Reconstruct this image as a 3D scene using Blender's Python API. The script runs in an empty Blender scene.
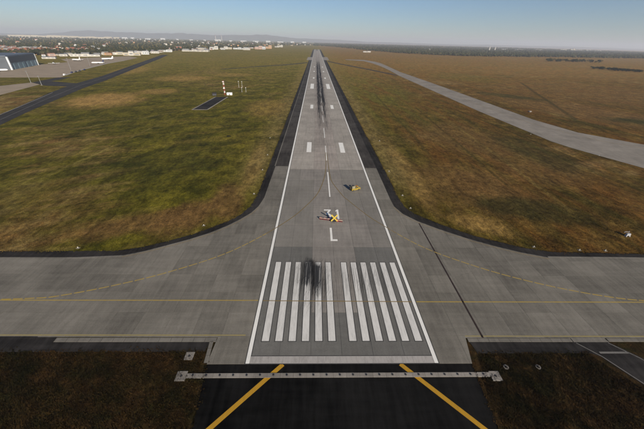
import bpy, bmesh, math, random
from mathutils import Vector, Matrix
from mathutils.geometry import tessellate_polygon
random.seed(7)
R = math.radians
scene = bpy.context.scene
COL = scene.collection

# ------------------------------------------------------------------ camera
CAM = Vector((-6.9, -40.8, 64.4))
PITCH, YAW, ROLL = 30.57, 1.70, 1.41
fw = Vector((math.sin(R(YAW))*math.cos(R(PITCH)), math.cos(R(YAW))*math.cos(R(PITCH)), -math.sin(R(PITCH))))
rt = Vector((math.cos(R(YAW)), -math.sin(R(YAW)), 0))
up = rt.cross(fw)
r2 = rt*math.cos(R(ROLL)) + up*math.sin(R(ROLL))
u2 = up*math.cos(R(ROLL)) - rt*math.sin(R(ROLL))
cd = bpy.data.cameras.new('camera')
cd.sensor_width = 36.0
cd.lens = 36.0*293.08/644
cd.clip_start = 0.5
cd.clip_end = 80000
cam = bpy.data.objects.new('camera', cd)
m = Matrix((r2, u2, -fw)).transposed().to_4x4()
m.translation = CAM
cam.matrix_world = m
COL.objects.link(cam)
scene.camera = cam

# ------------------------------------------------------------------ sky and sun
SUN_EL, SUN_AZ = 21.0, 152.0            # azimuth from +Y towards +X
w = bpy.data.worlds.new('World')
scene.world = w
w.use_nodes = True
nt = w.node_tree
nt.nodes.clear()
sky = nt.nodes.new('ShaderNodeTexSky')
sky.sky_type = 'NISHITA'
sky.sun_disc = False
sky.sun_elevation = R(SUN_EL)
sky.sun_rotation = R(SUN_AZ)
sky.altitude = 150
sky.air_density = 1.0
sky.dust_density = 0.05
sky.ozone_density = 4.0
bg = nt.nodes.new('ShaderNodeBackground')
bg.inputs['Strength'].default_value = 0.05
wo = nt.nodes.new('ShaderNodeOutputWorld')
tint = nt.nodes.new('ShaderNodeMix')
tint.data_type = 'RGBA'
tint.blend_type = 'MULTIPLY'
tint.inputs[0].default_value = 1.0
tint.inputs[7].default_value = (0.84, 0.92, 1.05, 1)
nt.links.new(sky.outputs[0], tint.inputs[6])
nt.links.new(tint.outputs[2], bg.inputs[0])
nt.links.new(bg.outputs[0], wo.inputs[0])
to_sun = Vector((math.sin(R(SUN_AZ))*math.cos(R(SUN_EL)), math.cos(R(SUN_AZ))*math.cos(R(SUN_EL)), math.sin(R(SUN_EL))))
sd = bpy.data.lights.new('sun', 'SUN')
sd.energy = 5.0
sd.angle = R(0.53)
sd.color = (1.0, 0.90, 0.75)
so = bpy.data.objects.new('sun', sd)
so.rotation_euler = to_sun.to_track_quat('Z', 'Y').to_euler()
so.location = (60, -100, 200)
COL.objects.link(so)

vs = scene.view_settings
vs.view_transform = 'Standard'
vs.look = 'None'
vs.exposure = 0.64
vs.gamma = 1.0
cy = scene.cycles
cy.use_denoising = True
cy.max_bounces = 5
cy.diffuse_bounces = 2
cy.glossy_bounces = 2
cy.volume_bounces = 1
cy.transparent_max_bounces = 8
cy.caustics_reflective = cy.caustics_refractive = False

# ------------------------------------------------------------------ helpers: tags and meshes
def tag(o, label=None, cat=None, group=None, kind=None):
    if label: o['label'] = label
    if cat: o['category'] = cat
    if group: o['group'] = group
    if kind: o['kind'] = kind
    return o

def empty(name, loc=(0, 0, 0), rz=0.0):
    o = bpy.data.objects.new(name, None)
    o.location = loc
    o.rotation_euler = (0, 0, rz)
    o.empty_display_size = 0.5
    COL.objects.link(o)
    return o

def link(name, me, mat=None, parent=None, loc=None):
    o = bpy.data.objects.new(name, me)
    COL.objects.link(o)
    if mat is not None and len(me.materials) == 0:
        for q in (mat if isinstance(mat, (list, tuple)) else [mat]): me.materials.append(q)
    if parent: o.parent = parent
    if loc: o.location = loc
    return o

def mesh(name, v, f, mats=None):
    me = bpy.data.meshes.new(name)
    me.from_pydata(v, [], f)
    if mats:
        me.polygons.foreach_set('material_index', mats)
    me.update()
    return me

class MB:
    """collects primitive shapes, then links them as ONE mesh object"""
    def __init__(s): s.v, s.f, s.m = [], [], []
    def add(s, v, f, mi=0):
        b = len(s.v)
        s.v += [tuple(q) for q in v]
        s.f += [tuple(i+b for i in q) for q in f]
        s.m += [mi]*len(f)
        return s
    def box(s, x0, x1, y0, y1, z0, z1, mi=0, tx=0.0, ty=0.0):
        """tx / ty pull the top in"""
        v = [(x0, y0, z0), (x1, y0, z0), (x1, y1, z0), (x0, y1, z0),
             (x0+tx, y0+ty, z1), (x1-tx, y0+ty, z1), (x1-tx, y1-ty, z1), (x0+tx, y1-ty, z1)]
        f = [(3, 2, 1, 0), (4, 5, 6, 7), (0, 1, 5, 4), (1, 2, 6, 5), (2, 3, 7, 6), (3, 0, 4, 7)]
        return s.add(v, f, mi)
    def bar(s, a, b, r, n=6, mi=0, r1=None):
        a, b = Vector(a), Vector(b)
        d = (b-a).normalized()
        x = d.orthogonal().normalized()
        y = d.cross(x)
        r1 = r if r1 is None else r1
        v = []
        for c, rr in ((a, r), (b, r1)):
            for k in range(n):
                t = 2*math.pi*k/n + math.pi/n
                v.append(c + (x*math.cos(t)+y*math.sin(t))*rr)
        f = [(k, (k+1) % n, n+(k+1) % n, n+k) for k in range(n)] + [tuple(range(n-1, -1, -1)), tuple(range(n, 2*n))]
        return s.add(v, f, mi)
    def lathe(s, prof, n=12, axis='z', off=(0, 0, 0), mi=0):
        v = []
        for r, h in prof:
            for k in range(n):
                t = 2*math.pi*k/n
                a, b = r*math.cos(t), r*math.sin(t)
                p = {'z': (a, b, h), 'y': (a, h, b), 'x': (h, a, b)}[axis]
                v.append((p[0]+off[0], p[1]+off[1], p[2]+off[2]))
        f = []
        for i in range(len(prof)-1):
            for k in range(n):
                f.append((i*n+k, i*n+(k+1) % n, (i+1)*n+(k+1) % n, (i+1)*n+k))
        f.append(tuple(range(n-1, -1, -1)))
        f.append(tuple(range((len(prof)-1)*n, len(prof)*n)))
        return s.add(v, f, mi)
    def prism(s, pts, z0, z1, mi=0):
        n = len(pts)
        v = [(x, y, z0) for x, y in pts] + [(x, y, z1) for x, y in pts]
        f = [tuple(range(n-1, -1, -1)), tuple(range(n, 2*n))] + [(k, (k+1) % n, n+(k+1) % n, n+k) for k in range(n)]
        return s.add(v, f, mi)
    def build(s, name, mat, parent=None, loc=None, smooth=False):
        me = mesh(name, s.v, s.f, s.m)
        bm = bmesh.new()
        bm.from_mesh(me)
        bmesh.ops.recalc_face_normals(bm, faces=bm.faces)
        bm.to_mesh(me)
        bm.free()
        if smooth:
            me.polygons.foreach_set('use_smooth', [True]*len(me.polygons))
        return link(name, me, mat, parent, loc)

def area(pts):
    return sum(pts[i-1][0]*pts[i][1]-pts[i][0]*pts[i-1][1] for i in range(len(pts)))/2

def slab(name, pts, z0, z1, mat, parent=None):
    """a flat polygon (any outline) with a real edge"""
    if area(pts) < 0: pts = pts[::-1]
    n = len(pts)
    if n > 4:
        tris = tessellate_polygon([[Vector((x, y, 0)) for x, y in pts]])
        top = [tuple(q) if area([pts[i] for i in q]) > 0 else tuple(q[::-1]) for q in tris if abs(area([pts[i] for i in q])) > 1e-6]
    else: top = [tuple(range(n))]
    v = [(x, y, z1) for x, y in pts] + [(x, y, z0) for x, y in pts]
    me = mesh(name, v, top + [(n+k, n+(k+1) % n, (k+1) % n, k) for k in range(n)])
    return link(name, me, mat, parent)

def strip(path, w, close=False):
    """outline of a line of width w along a path"""
    l, r = [], []
    n = len(path)
    for i, p in enumerate(path):
        a = Vector(path[max(0, i-1)])
        b = Vector(path[min(n-1, i+1)])
        d = (b-a).normalized()
        nn = Vector((-d.y, d.x))*w/2
        p = Vector(p)
        l.append(tuple(p+nn))
        r.append(tuple(p-nn))
    return l, r

def ribbon(name, path, w, z, mat, parent=None, h=0.012):
    l, r = strip(path, w)
    n = len(path)
    v = [(x, y, z) for x, y in l] + [(x, y, z) for x, y in r]
    v += [(x, y, z-h) for x, y in l] + [(x, y, z-h) for x, y in r]
    f = []
    for i in range(n-1):
        f.append((i, n+i, n+i+1, i+1))
        f.append((2*n+i, i, i+1, 2*n+i+1))
        f.append((n+i, 3*n+i, 3*n+i+1, n+i+1))
    me = mesh(name, v, f)
    if me.polygons[0].normal.z < 0: me.flip_normals()
    return link(name, me, mat, parent)

def smooth_path(pts, k=8):
    """Catmull-Rom through the points"""
    out = []
    P = [Vector(p) for p in pts]
    P = [P[0]*2-P[1]] + P + [P[-1]*2-P[-2]]
    for i in range(1, len(P)-2):
        for j in range(k):
            t = j/k
            a, b, c, d = P[i-1], P[i], P[i+1], P[i+2]
            out.append(tuple(0.5*((2*b)+(c-a)*t+(2*a-5*b+4*c-d)*t*t+(3*b-a-3*c+d)*t**3)))
    out.append(tuple(P[-2]))
    return out

def clip_cell(poly, x0, x1, y0, y1):
    """part of polygon inside a rectangle"""
    def cut(pts, ins, inter):
        o = []
        for i, q in enumerate(pts):
            p = pts[i-1]
            if ins(q):
                if not ins(p): o.append(inter(p, q))
                o.append(q)
            elif ins(p): o.append(inter(p, q))
        return o
    def ix(x): return lambda p, q: (x, p[1]+(q[1]-p[1])*(x-p[0])/(q[0]-p[0]))
    def iy(y): return lambda p, q: (p[0]+(q[0]-p[0])*(y-p[1])/(q[1]-p[1]), y)
    for ins, it in ((lambda q: q[0] >= x0, ix(x0)), (lambda q: q[0] <= x1, ix(x1)), (lambda q: q[1] >= y0, iy(y0)), (lambda q: q[1] <= y1, iy(y1))):
        if not poly: return []
        poly = cut(poly, ins, it)
    o = []
    for q in poly:
        if not o or (Vector(q)-Vector(o[-1])).length > 0.02: o.append(q)
    if len(o) > 2 and (Vector(o[0])-Vector(o[-1])).length < 0.02: o.pop()
    return o if len(o) > 2 else []

def copy_tree(o, parent=None):
    c = o.copy()
    COL.objects.link(c)
    c.parent = parent
    for ch in list(o.children): copy_tree(ch, c)
    return c

# ------------------------------------------------------------------ helpers: materials
class NT:
    def __init__(s, name, rough=0.9, spec=0.3, metal=0.0):
        s.mat = bpy.data.materials.new(name)
        s.mat.use_nodes = True
        s.t = s.mat.node_tree
        s.b = s.t.nodes['Principled BSDF']
        s.b.inputs['Roughness'].default_value = rough
        s.b.inputs['Specular IOR Level'].default_value = spec
        s.b.inputs['Metallic'].default_value = metal
        s._pos = None
    def n(s, t): return s.t.nodes.new(t)
    def put(s, sock, v):
        if isinstance(v, bpy.types.NodeSocket): s.t.links.new(v, sock)
        elif v is not None: sock.default_value = v
    def m(s, op, a, b=None, c=None, clamp=False):
        q = s.n('ShaderNodeMath')
        q.operation = op
        q.use_clamp = clamp
        for i, v in enumerate((a, b, c)): s.put(q.inputs[i], v)
        return q.outputs[0]
    @property
    def pos(s):
        if s._pos is None: s._pos = s.n('ShaderNodeNewGeometry').outputs['Position']
        return s._pos
    def xyz(s):
        q = s.n('ShaderNodeSeparateXYZ')
        s.put(q.inputs[0], s.pos)
        return q.outputs
    def scaled(s, sx, sy, sz, off=(0, 0, 0), rot=0.0):
        q = s.n('ShaderNodeMapping')
        src = s.pos
        if rot:
            vr = s.n('ShaderNodeVectorRotate')
            vr.rotation_type = 'Z_AXIS'
            s.put(vr.inputs['Vector'], src)
            vr.inputs['Angle'].default_value = rot
            src = vr.outputs[0]
        s.put(q.inputs['Vector'], src)
        q.inputs['Scale'].default_value = (sx, sy, sz)
        q.inputs['Location'].default_value = off
        return q.outputs[0]
    def noise(s, vec, scale=1.0, detail=4.0, rough=0.55, dist=0.0):
        q = s.n('ShaderNodeTexNoise')
        s.put(q.inputs['Vector'], vec)
        q.inputs['Scale'].default_value = scale
        q.inputs['Detail'].default_value = detail
        q.inputs['Roughness'].default_value = rough
        q.inputs['Distortion'].default_value = dist
        return q.outputs[0]
    def step(s, v, a, b, lo=0.0, hi=1.0):
        q = s.n('ShaderNodeMapRange')
        q.interpolation_type = 'SMOOTHSTEP'
        s.put(q.inputs[0], v)
        q.inputs[1].default_value = a
        q.inputs[2].default_value = b
        q.inputs[3].default_value = lo
        q.inputs[4].default_value = hi
        return q.outputs[0]
    def mix(s, f, a, b, op='MIX'):
        q = s.n('ShaderNodeMix')
        q.data_type = 'RGBA'
        q.blend_type = op
        s.put(q.inputs[0], f)
        for i, v in ((6, a), (7, b)):
            if isinstance(v, tuple): v = tuple(v)+(1.0,) if len(v) == 3 else v
            s.put(q.inputs[i], v)
        return q.outputs[2]
    def grey(s, v):
        q = s.n('ShaderNodeCombineColor')
        for i in range(3): s.put(q.inputs[i], v)
        return q.outputs[0]
    def rnd(s): return s.n('ShaderNodeObjectInfo').outputs['Random']
    def ellipse(s, cx, cyy, rx, ry, rot=0.0, ragged=None, amt=0.5):
        """1 inside a ragged-edged oval patch on the ground"""
        x, y, _ = s.xyz()
        dx, dy = s.m('SUBTRACT', x, cx), s.m('SUBTRACT', y, cyy)
        c, sn = math.cos(rot), math.sin(rot)
        a = s.m('MULTIPLY', s.m('ADD', s.m('MULTIPLY', dx, c), s.m('MULTIPLY', dy, sn)), 1/rx)
        b = s.m('MULTIPLY', s.m('ADD', s.m('MULTIPLY', dx, -sn), s.m('MULTIPLY', dy, c)), 1/ry)
        r = s.m('SQRT', s.m('ADD', s.m('MULTIPLY', a, a), s.m('MULTIPLY', b, b)))
        if ragged is not None: r = s.m('ADD', r, s.m('MULTIPLY', s.m('SUBTRACT', ragged, 0.5), amt*2))
        return s.step(r, 0.45, 1.15, 1.0, 0.0)
    def bump(s, h, strength=0.4, dist=0.05):
        q = s.n('ShaderNodeBump')
        q.inputs['Strength'].default_value = strength
        q.inputs['Distance'].default_value = dist
        s.put(q.inputs['Height'], h)
        s.t.links.new(q.outputs[0], s.b.inputs['Normal'])
    def out(s, c):
        if isinstance(c, tuple): c = tuple(c)+(1.0,)
        s.put(s.b.inputs['Base Color'], c)
        return s.mat

def plain(name, c, rough=0.7, metal=0.0, var=0.12, scale=0.6, spec=0.3):
    t = NT(name, rough, spec, metal)
    n = t.noise(t.pos, scale, 5, 0.6)
    k = t.step(n, 0.3, 0.7, 1-var, 1+var)
    return t.out(t.mix(1.0, tuple(c), t.grey(k), 'MULTIPLY'))

def rubber(t):
    """tyre rubber laid down by landing aircraft: long streaks at the touchdown places"""
    x, y, _ = t.xyz()
    s1 = t.noise(t.scaled(2.3, 0.035, 1), 1, 5, 0.65)
    s2 = t.noise(t.scaled(0.9, 0.012, 1, (31, 4, 0)), 1, 4, 0.6)
    s3 = t.noise(t.scaled(3.6, 0.17, 1, (3, 9, 0), 0.16), 1, 4, 0.7)
    s4 = t.noise(t.scaled(2.6, 0.13, 1, (13, 2, 0), 0.42), 1, 4, 0.7)
    s6 = t.noise(t.scaled(3.4, 0.05, 1, (23, 2, 0), 0.03), 1, 3, 0.55)
    s5 = t.noise(t.scaled(0.35, 0.25, 1, (1, 22, 0)), 1, 4, 0.6)
    def gau(c, w):
        d = t.m('MULTIPLY', t.m('SUBTRACT', x, c), 1/w)
        return t.m('POWER', 2.718, t.m('MULTIPLY', t.m('MULTIPLY', d, d), -1.0))
    lanes = t.m('ADD', t.m('MULTIPLY', gau(-2.7, 1.9), 1.9), t.m('MULTIPLY', gau(3.0, 1.6), 1.75))
    wide = t.m('MULTIPLY', gau(0.3, 7.0), 0.6)
    along = t.m('MULTIPLY', t.step(y, 170, 450), t.step(y, 1300, 850))
    along2 = t.m('MULTIPLY', t.step(y, 75, 300), t.step(y, 2200, 900))
    str1 = t.step(t.m('ADD', t.m('MULTIPLY', s2, 0.5), t.m('MULTIPLY', s1, 0.5)), 0.38, 0.56, 0.25, 1.25)
    far = t.m('MULTIPLY', t.m('MULTIPLY', lanes, along), str1)
    haze = t.m('MULTIPLY', t.m('MULTIPLY', wide, along2), t.m('MAXIMUM', t.step(s1, 0.43, 0.60), t.m('MULTIPLY', along, t.step(s2, 0.47, 0.62, 0, 0.8))))
    end = t.m('MULTIPLY', t.m('MULTIPLY', gau(0.4, 7), t.step(y, 2500, 2750)), t.step(s2, 0.3, 0.6, 0.2, 0.9))
    # the short black landing scar across the threshold stripes, and paler scuffs to its right
    wob = t.m('MULTIPLY', t.m('SUBTRACT', s5, 0.5), 6.0)
    yw = t.m('ADD', y, t.m('ADD', wob, t.m('MULTIPLY', t.m('SUBTRACT', s6, 0.5), 11.0)))
    a1 = t.m('MULTIPLY', gau(-8.8, 1.7), t.m('MULTIPLY', t.step(yw, 23, 30), t.step(yw, 38.5, 35.5)))
    a2 = t.m('MULTIPLY', gau(-5.9, 1.7), t.m('MULTIPLY', t.step(yw, 20, 27), t.step(yw, 37, 32)))
    a3 = t.m('MULTIPLY', gau(-7.6, 5.6), t.m('MULTIPLY', t.step(y, 6, 32), t.step(y, 41, 34)))
    a4 = t.m('MULTIPLY', gau(8.5, 9.0), t.m('MULTIPLY', t.step(yw, 17, 27), t.step(yw, 41, 30)))
    sc = t.m('MAXIMUM', t.step(s6, 0.46, 0.66, 0, 0.8), t.m('MULTIPLY', t.m('MAXIMUM', t.step(s3, 0.55, 0.63), t.step(s4, 0.57, 0.64)), 0.6))
    near = t.m('ADD', t.m('MULTIPLY', t.m('ADD', t.m('MULTIPLY', a1, 1.12), t.m('MULTIPLY', a2, 1.05)), t.step(s6, 0.32, 0.56, 0.62, 1.15)),
               t.m('ADD', t.m('MULTIPLY', t.m('MULTIPLY', a3, sc), 1.35), t.m('MULTIPLY', t.m('MULTIPLY', a4, sc), 0.8)))
    tot = t.m('ADD', t.m('ADD', far, haze), t.m('ADD', near, end))
    return t.m('MINIMUM', tot, 0.97)

def pavement(name, c, var=0.14, rub=False, seam=None, rnd=0.1, rough=0.95, spec=0.15):
    t = NT(name, rough, spec)
    big = t.noise(t.scaled(0.05, 0.05, 1), 1, 5, 0.6)
    mid = t.noise(t.scaled(0.8, 0.10, 1), 1, 5, 0.65)
    mid2 = t.noise(t.scaled(0.07, 0.6, 1, (5, 5, 0)), 1, 5, 0.65)
    fine = t.noise(t.pos, 5.0, 3, 0.7)
    k = t.m('ADD', t.step(big, 0.3, 0.7, -var, var), t.step(mid, 0.3, 0.7, -var*0.7, var*0.7))
    k = t.m('ADD', k, t.step(mid2, 0.3, 0.7, -var*0.5, var*0.5))
    k = t.m('ADD', k, t.step(fine, 0.3, 0.7, -0.10, 0.10))
    if rnd: k = t.m('ADD', k, t.m('MULTIPLY', t.m('SUBTRACT', t.rnd(), 0.5), rnd*2))
    k = t.m('ADD', k, 1.0)
    col = t.mix(1.0, tuple(c), t.grey(k), 'MULTIPLY')
    st = t.noise(t.scaled(0.35, 0.35, 1, (9, 2, 0)), 1, 6, 0.7)
    col = t.mix(t.step(st, 0.60, 0.75, 0.0, 0.35), col, tuple(q*0.55 for q in c))
    vo = t.n('ShaderNodeTexVoronoi')
    vo.feature = 'DISTANCE_TO_EDGE'
    dv = t.n('ShaderNodeVectorMath')
    dv.operation = 'ADD'
    t.put(dv.inputs[0], t.scaled(0.11, 0.09, 0.0))
    t.put(dv.inputs[1], t.grey(t.m('MULTIPLY', st, 0.45)))
    t.put(vo.inputs['Vector'], dv.outputs[0])
    vo.inputs['Scale'].default_value = 1.0
    crack = t.m('MULTIPLY', t.step(vo.outputs['Distance'], 0.004, 0.012, 1, 0), t.step(big, 0.45, 0.62, 0.0, 0.22))
    col = t.mix(crack, col, tuple(q*0.4 for q in c))
    if rub: col = t.mix(rubber(t), col, (0.007, 0.007, 0.008))
    t.bump(fine, 0.25, 0.02)
    return t.out(col)

def paint(name, c, wear=0.5, under=(0.16, 0.155, 0.145), rub=False):
    t = NT(name, 0.75, 0.3)
    a = t.noise(t.scaled(1.6, 0.35, 1), 1, 6, 0.7)
    b = t.noise(t.pos, 6.0, 4, 0.7)
    d = t.noise(t.scaled(0.12, 0.12, 1), 1, 3, 0.6)
    wv = t.m('ADD', t.m('MULTIPLY', a, 0.55), t.m('ADD', t.m('MULTIPLY', b, 0.25), t.m('MULTIPLY', d, 0.2)))
    f = t.step(wv, 0.42, 0.70, 0.04, wear)
    col = t.mix(f, tuple(c), tuple(under))
    if rub: col = t.mix(rubber(t), col, (0.007, 0.007, 0.008))
    return t.out(col)

def grass_mat(name):
    t = NT(name, 1.0, 0.05)
    x, y, _ = t.xyz()
    big = t.noise(t.scaled(1/150, 1/190, 1), 1, 6, 0.6, 0.3)
    lng = t.noise(t.scaled(1/15, 1/130, 1, (7, 3, 0), -0.06), 1, 10, 0.72)
    lng2 = t.noise(t.scaled(1/70, 1/17, 1, (2, 8, 0), -0.45), 1, 10, 0.72)
    mid = t.noise(t.scaled(1/18, 1/22, 1), 1, 10, 0.72)
    tuft = t.noise(t.scaled(0.5, 0.33, 1), 1, 6, 0.8)
    clump = t.noise(t.scaled(1/7, 1/16, 1, (5, 1, 0), -0.05), 1, 9, 0.8)
    fine = t.noise(t.pos, 2.4, 4, 0.75)
    # left: olive turf; right: rust brown turf
    green = t.mix(t.step(mid, 0.35, 0.66), (0.031, 0.032, 0.0035), (0.115, 0.098, 0.010))
    green = t.mix(t.step(lng2, 0.42, 0.72, 0, 0.7), green, (0.165, 0.122, 0.021))
    brown = t.mix(t.step(lng, 0.36, 0.64), (0.112, 0.052, 0.011), (0.046, 0.036, 0.006))
    brown = t.mix(t.step(mid, 0.45, 0.72, 0, 0.8), brown, (0.165, 0.105, 0.026))
    side = t.step(t.m('ADD', x, t.m('MULTIPLY', t.m('SUBTRACT', big, 0.5), 60)), -5, 90)
    col = t.mix(side, green, brown)
    # the right field close to the runway stays greener
    nr = t.m('MULTIPLY', t.m('MULTIPLY', t.step(x, 30, 50), t.step(x, 175, 80)), t.step(y, 130, 420))
    col = t.mix(t.m('MULTIPLY', nr, t.step(lng, 0.3, 0.6)), col, (0.100, 0.090, 0.014))
    # dry straw patches
    dry = t.step(t.m('ADD', t.m('MULTIPLY', big, 0.62), t.m('MULTIPLY', lng2, 0.38)), 0.51, 0.62, 0, 0.8)
    col = t.mix(dry, col, t.mix(t.step(mid, 0.4, 0.6), (0.16, 0.088, 0.03), (0.19, 0.13, 0.05)))
    rag = t.m('ADD', t.m('MULTIPLY', mid, 0.6), t.m('MULTIPLY', lng2, 0.4))
    for (cx, cyy, rx, ry, rot, c, a) in PATCHES:
        col = t.mix(t.m('MULTIPLY', t.ellipse(cx, cyy, rx, ry, rot, rag, 1.1), a), col, c)
    # straw verge along the runway shoulders
    ax = t.m('ABSOLUTE', x)
    vg = t.m('MULTIPLY', t.m('MULTIPLY', t.step(ax, 33, 36), t.step(ax, 58, 38)), t.step(y, 70, 120))
    vg = t.m('MULTIPLY', vg, t.step(mid, 0.32, 0.62, 0.1, 0.85))
    col = t.mix(vg, col, (0.17, 0.125, 0.045))
    frt = t.mix(t.step(lng2, 0.42, 0.6), (0.255, 0.128, 0.027), t.mix(t.step(mid, 0.4, 0.6), (0.130, 0.108, 0.020), (0.26, 0.170, 0.046)))
    frl = t.mix(t.step(lng2, 0.42, 0.6), (0.150, 0.128, 0.018), (0.24, 0.165, 0.035))
    far = t.m('MULTIPLY', t.step(y, 200, 1100, 0, 0.72), t.step(mid, 0.25, 0.6, 0.55, 1.0))
    col = t.mix(far, col, t.mix(side, frl, frt))
    rgh = t.m('ADD', t.m('MULTIPLY', mid, 0.5), t.m('MULTIPLY', t.noise(t.scaled(0.13, 0.3, 1, (4, 4, 0), 0.3), 1, 5, 0.7), 0.5))
    heath_dimmed = t.mix(t.step(rgh, 0.40, 0.62), (0.0125, 0.0115, 0.0032), (0.038, 0.020, 0.0065))  # near strip: brown rough turf, with some lens darkening put into its colour
    col = t.mix(t.step(y, 7.4, 7.0), col, heath_dimmed)
    # worn tracks across the turf
    for (xa, ya, xb, yb, wd, c, a) in TRACKS:
        d = Vector((xb-xa, yb-ya))
        L = d.length
        d /= L
        dx, dy = t.m('SUBTRACT', x, xa), t.m('SUBTRACT', y, ya)
        u = t.m('ADD', t.m('MULTIPLY', dx, d.x), t.m('MULTIPLY', dy, d.y))
        vv = t.m('ABSOLUTE', t.m('ADD', t.m('ADD', t.m('MULTIPLY', dx, -d.y), t.m('MULTIPLY', dy, d.x)), t.m('MULTIPLY', t.m('SUBTRACT', big, 0.5), 10.0)))
        mk = t.m('MULTIPLY', t.step(vv, wd*0.4, wd, 1, 0), t.m('MULTIPLY', t.step(u, 0, 25), t.step(u, L, L-25)))
        col = t.mix(t.m('MULTIPLY', mk, t.step(clump, 0.35, 0.6, a*0.3, a)), col, c)
    k = t.m('MULTIPLY', t.m('ADD', t.step(tuft, 0.3, 0.7, 0.5, 1.5), t.step(fine, 0.3, 0.7, -0.3, 0.3)), t.step(clump, 0.36, 0.64, 0.62, 1.4))
    col = t.mix(1.0, col, t.grey(k), 'MULTIPLY')
    t.bump(t.m('ADD', t.m('MULTIPLY', tuft, 2.0), fine), 0.9, 0.25)
    return t.out(col)

TAN, RUST, OLIVE, DKGR = (0.27, 0.165, 0.050), (0.135, 0.077, 0.026), (0.085, 0.073, 0.011), (0.030, 0.032, 0.008)
TRACKS = [(-150, 95, -137, 260, 1.6, (0.16, 0.125, 0.035), 0.7), (-205, 190, -135, 281, 1.5, (0.18, 0.14, 0.045), 0.7), (-128, 384, -36, 520, 1.8, (0.17, 0.13, 0.04), 0.55),
          (150, 330, 172, 120, 1.6, (0.025, 0.024, 0.006), 0.7), (110, 60, 128, 300, 2.0, (0.15, 0.105, 0.03), 0.5), (70, 140, 80, 420, 1.8, (0.035, 0.03, 0.007), 0.6), (95, 80, 112, 330, 1.5, (0.028, 0.026, 0.006), 0.55),
          (255, 250, 420, 620, 3.5, (0.03, 0.028, 0.008), 0.75), (240, 700, 900, 820, 4.0, (0.22, 0.17, 0.07), 0.6), (240, 1150, 1500, 1250, 6.0, (0.24, 0.19, 0.09), 0.6), (-300, 700, -40, 760, 3.0, (0.2, 0.15, 0.05), 0.5)]
PATCHES = [
    (-255, 330, 45, 60, 0.5, TAN, 1.0), (-225, 400, 30, 30, 0.3, TAN, 0.7), (-250, 560, 60, 50, 0.3, TAN, 0.8), (-420, 700, 40, 120, 0.3, TAN, 0.8), (-180, 640, 50, 40, 0.2, TAN, 0.6), (-330, 250, 30, 30, 0.4, TAN, 0.6), (-60, 300, 25, 60, 0.1, TAN, 0.45), (-60, 66, 18, 13, 0.9, RUST, 0.9), (-75, 62, 26, 9, 0.5, RUST, 0.75),
    (-47, 80, 9, 22, 0.2, RUST, 0.8), (-43, 130, 6, 45, 0.05, TAN, 0.6), (-110, 120, 45, 40, 0.2, DKGR, 0.3), (-85, 150, 25, 40, 0.3, DKGR, 0.2),
    (75, 100, 35, 40, 0.4, RUST, 0.7), (62, 62, 14, 9, -0.6, TAN, 0.65), (92, 75, 30, 14, -0.3, DKGR, 0.7), (115, 190, 40, 60, 0.2, RUST, 0.6),
    (130, 120, 30, 25, 0.2, RUST, 0.5), (150, 160, 20, 60, 0.0, DKGR, 0.6), (47, 120, 6, 60, 0, TAN, 0.5), (300, 330, 60, 130, 0.3, RUST, 0.7),
    (280, 420, 25, 60, 0.8, DKGR, 0.8), (330, 260, 40, 22, -0.5, DKGR, 0.8), (450, 500, 160, 200, 0, RUST, 0.6), (330, 700, 80, 120, 0, OLIVE, 0.8),
    (-190, 230, 50, 70, 0.2, DKGR, 0.2), (-150, 85, 30, 30, 0, OLIVE, 0.5),
    (-480, 480, 60, 14, 0.05, OLIVE, 0.9), (800, 900, 350, 250, 0.1, RUST, 0.5)]

M = {}
M['grass'] = grass_mat('grass_turf')
M['asphalt_runway'] = pavement('runway_asphalt', (0.278, 0.253, 0.220), 0.12, True, rnd=0.05)
M['asphalt_mid'] = pavement('older_runway_asphalt', (0.177, 0.164, 0.144), 0.10, True, rnd=0.05)
M['asphalt_threshold'] = pavement('threshold_asphalt', (0.130, 0.125, 0.114), 0.10, True, rnd=0.05)
M['centre_near'] = pavement('older_centre_concrete', (0.203, 0.185, 0.164), 0.13, True, rnd=0.07)
M['concrete_centre'] = pavement('runway_centre_concrete', (0.275, 0.243, 0.213), 0.13, True, rnd=0.07)
M['concrete'] = pavement('taxiway_concrete', (0.144, 0.132, 0.111), 0.16, False, rnd=0.15)
M['joint'] = pavement('joint_filler', (0.10, 0.094, 0.083), 0.1, False, rnd=0)
M['black'] = pavement('blast_pad_asphalt', (0.0068, 0.0065, 0.0062), 0.5, False, rnd=0, spec=0.03)
M['shoulder'] = pavement('shoulder_asphalt', (0.024, 0.022, 0.021), 0.38, False, rnd=0, spec=0.05)
M['shoulder_in'] = pavement('inner_shoulder_asphalt', (0.050, 0.045, 0.041), 0.28, False, rnd=0, spec=0.05)
M['oldtarmac'] = pavement('old_tarmac', (0.040, 0.038, 0.037), 0.2, False, rnd=0, spec=0.05)
M['apron'] = pavement('apron_concrete', (0.27, 0.215, 0.155), 0.10, False, rnd=0)
M['taxi_far'] = pavement('far_taxiway_concrete', (0.205, 0.183, 0.155), 0.16, False, rnd=0)
M['kerb'] = pavement('drain_kerb_concrete', (0.15, 0.138, 0.118), 0.15, False, rnd=0.1)
M['pale'] = pavement('pale_concrete', (0.215, 0.195, 0.17), 0.12, False, rnd=0.12)
M['drain'] = plain('drain_grating', (0.028, 0.017, 0.014), 0.7, 0.0, 0.3)
M['white'] = paint('white_runway_paint', (0.62, 0.60, 0.56), 0.42, rub=True)
M['white_fresh'] = paint('fresh_white_paint', (0.74, 0.72, 0.67), 0.25, rub=True)
M['white_dirty'] = paint('worn_white_paint', (0.36, 0.335, 0.31), 0.75, (0.17, 0.16, 0.145))
M['road_paint'] = paint('faded_road_paint', (0.16, 0.15, 0.135), 0.8, (0.05, 0.048, 0.045))
M['outline'] = paint('black_outline_paint', (0.028, 0.027, 0.026), 0.35)
M['yellow'] = paint('yellow_taxi_paint', (0.34, 0.235, 0.035), 0.6)
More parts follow.
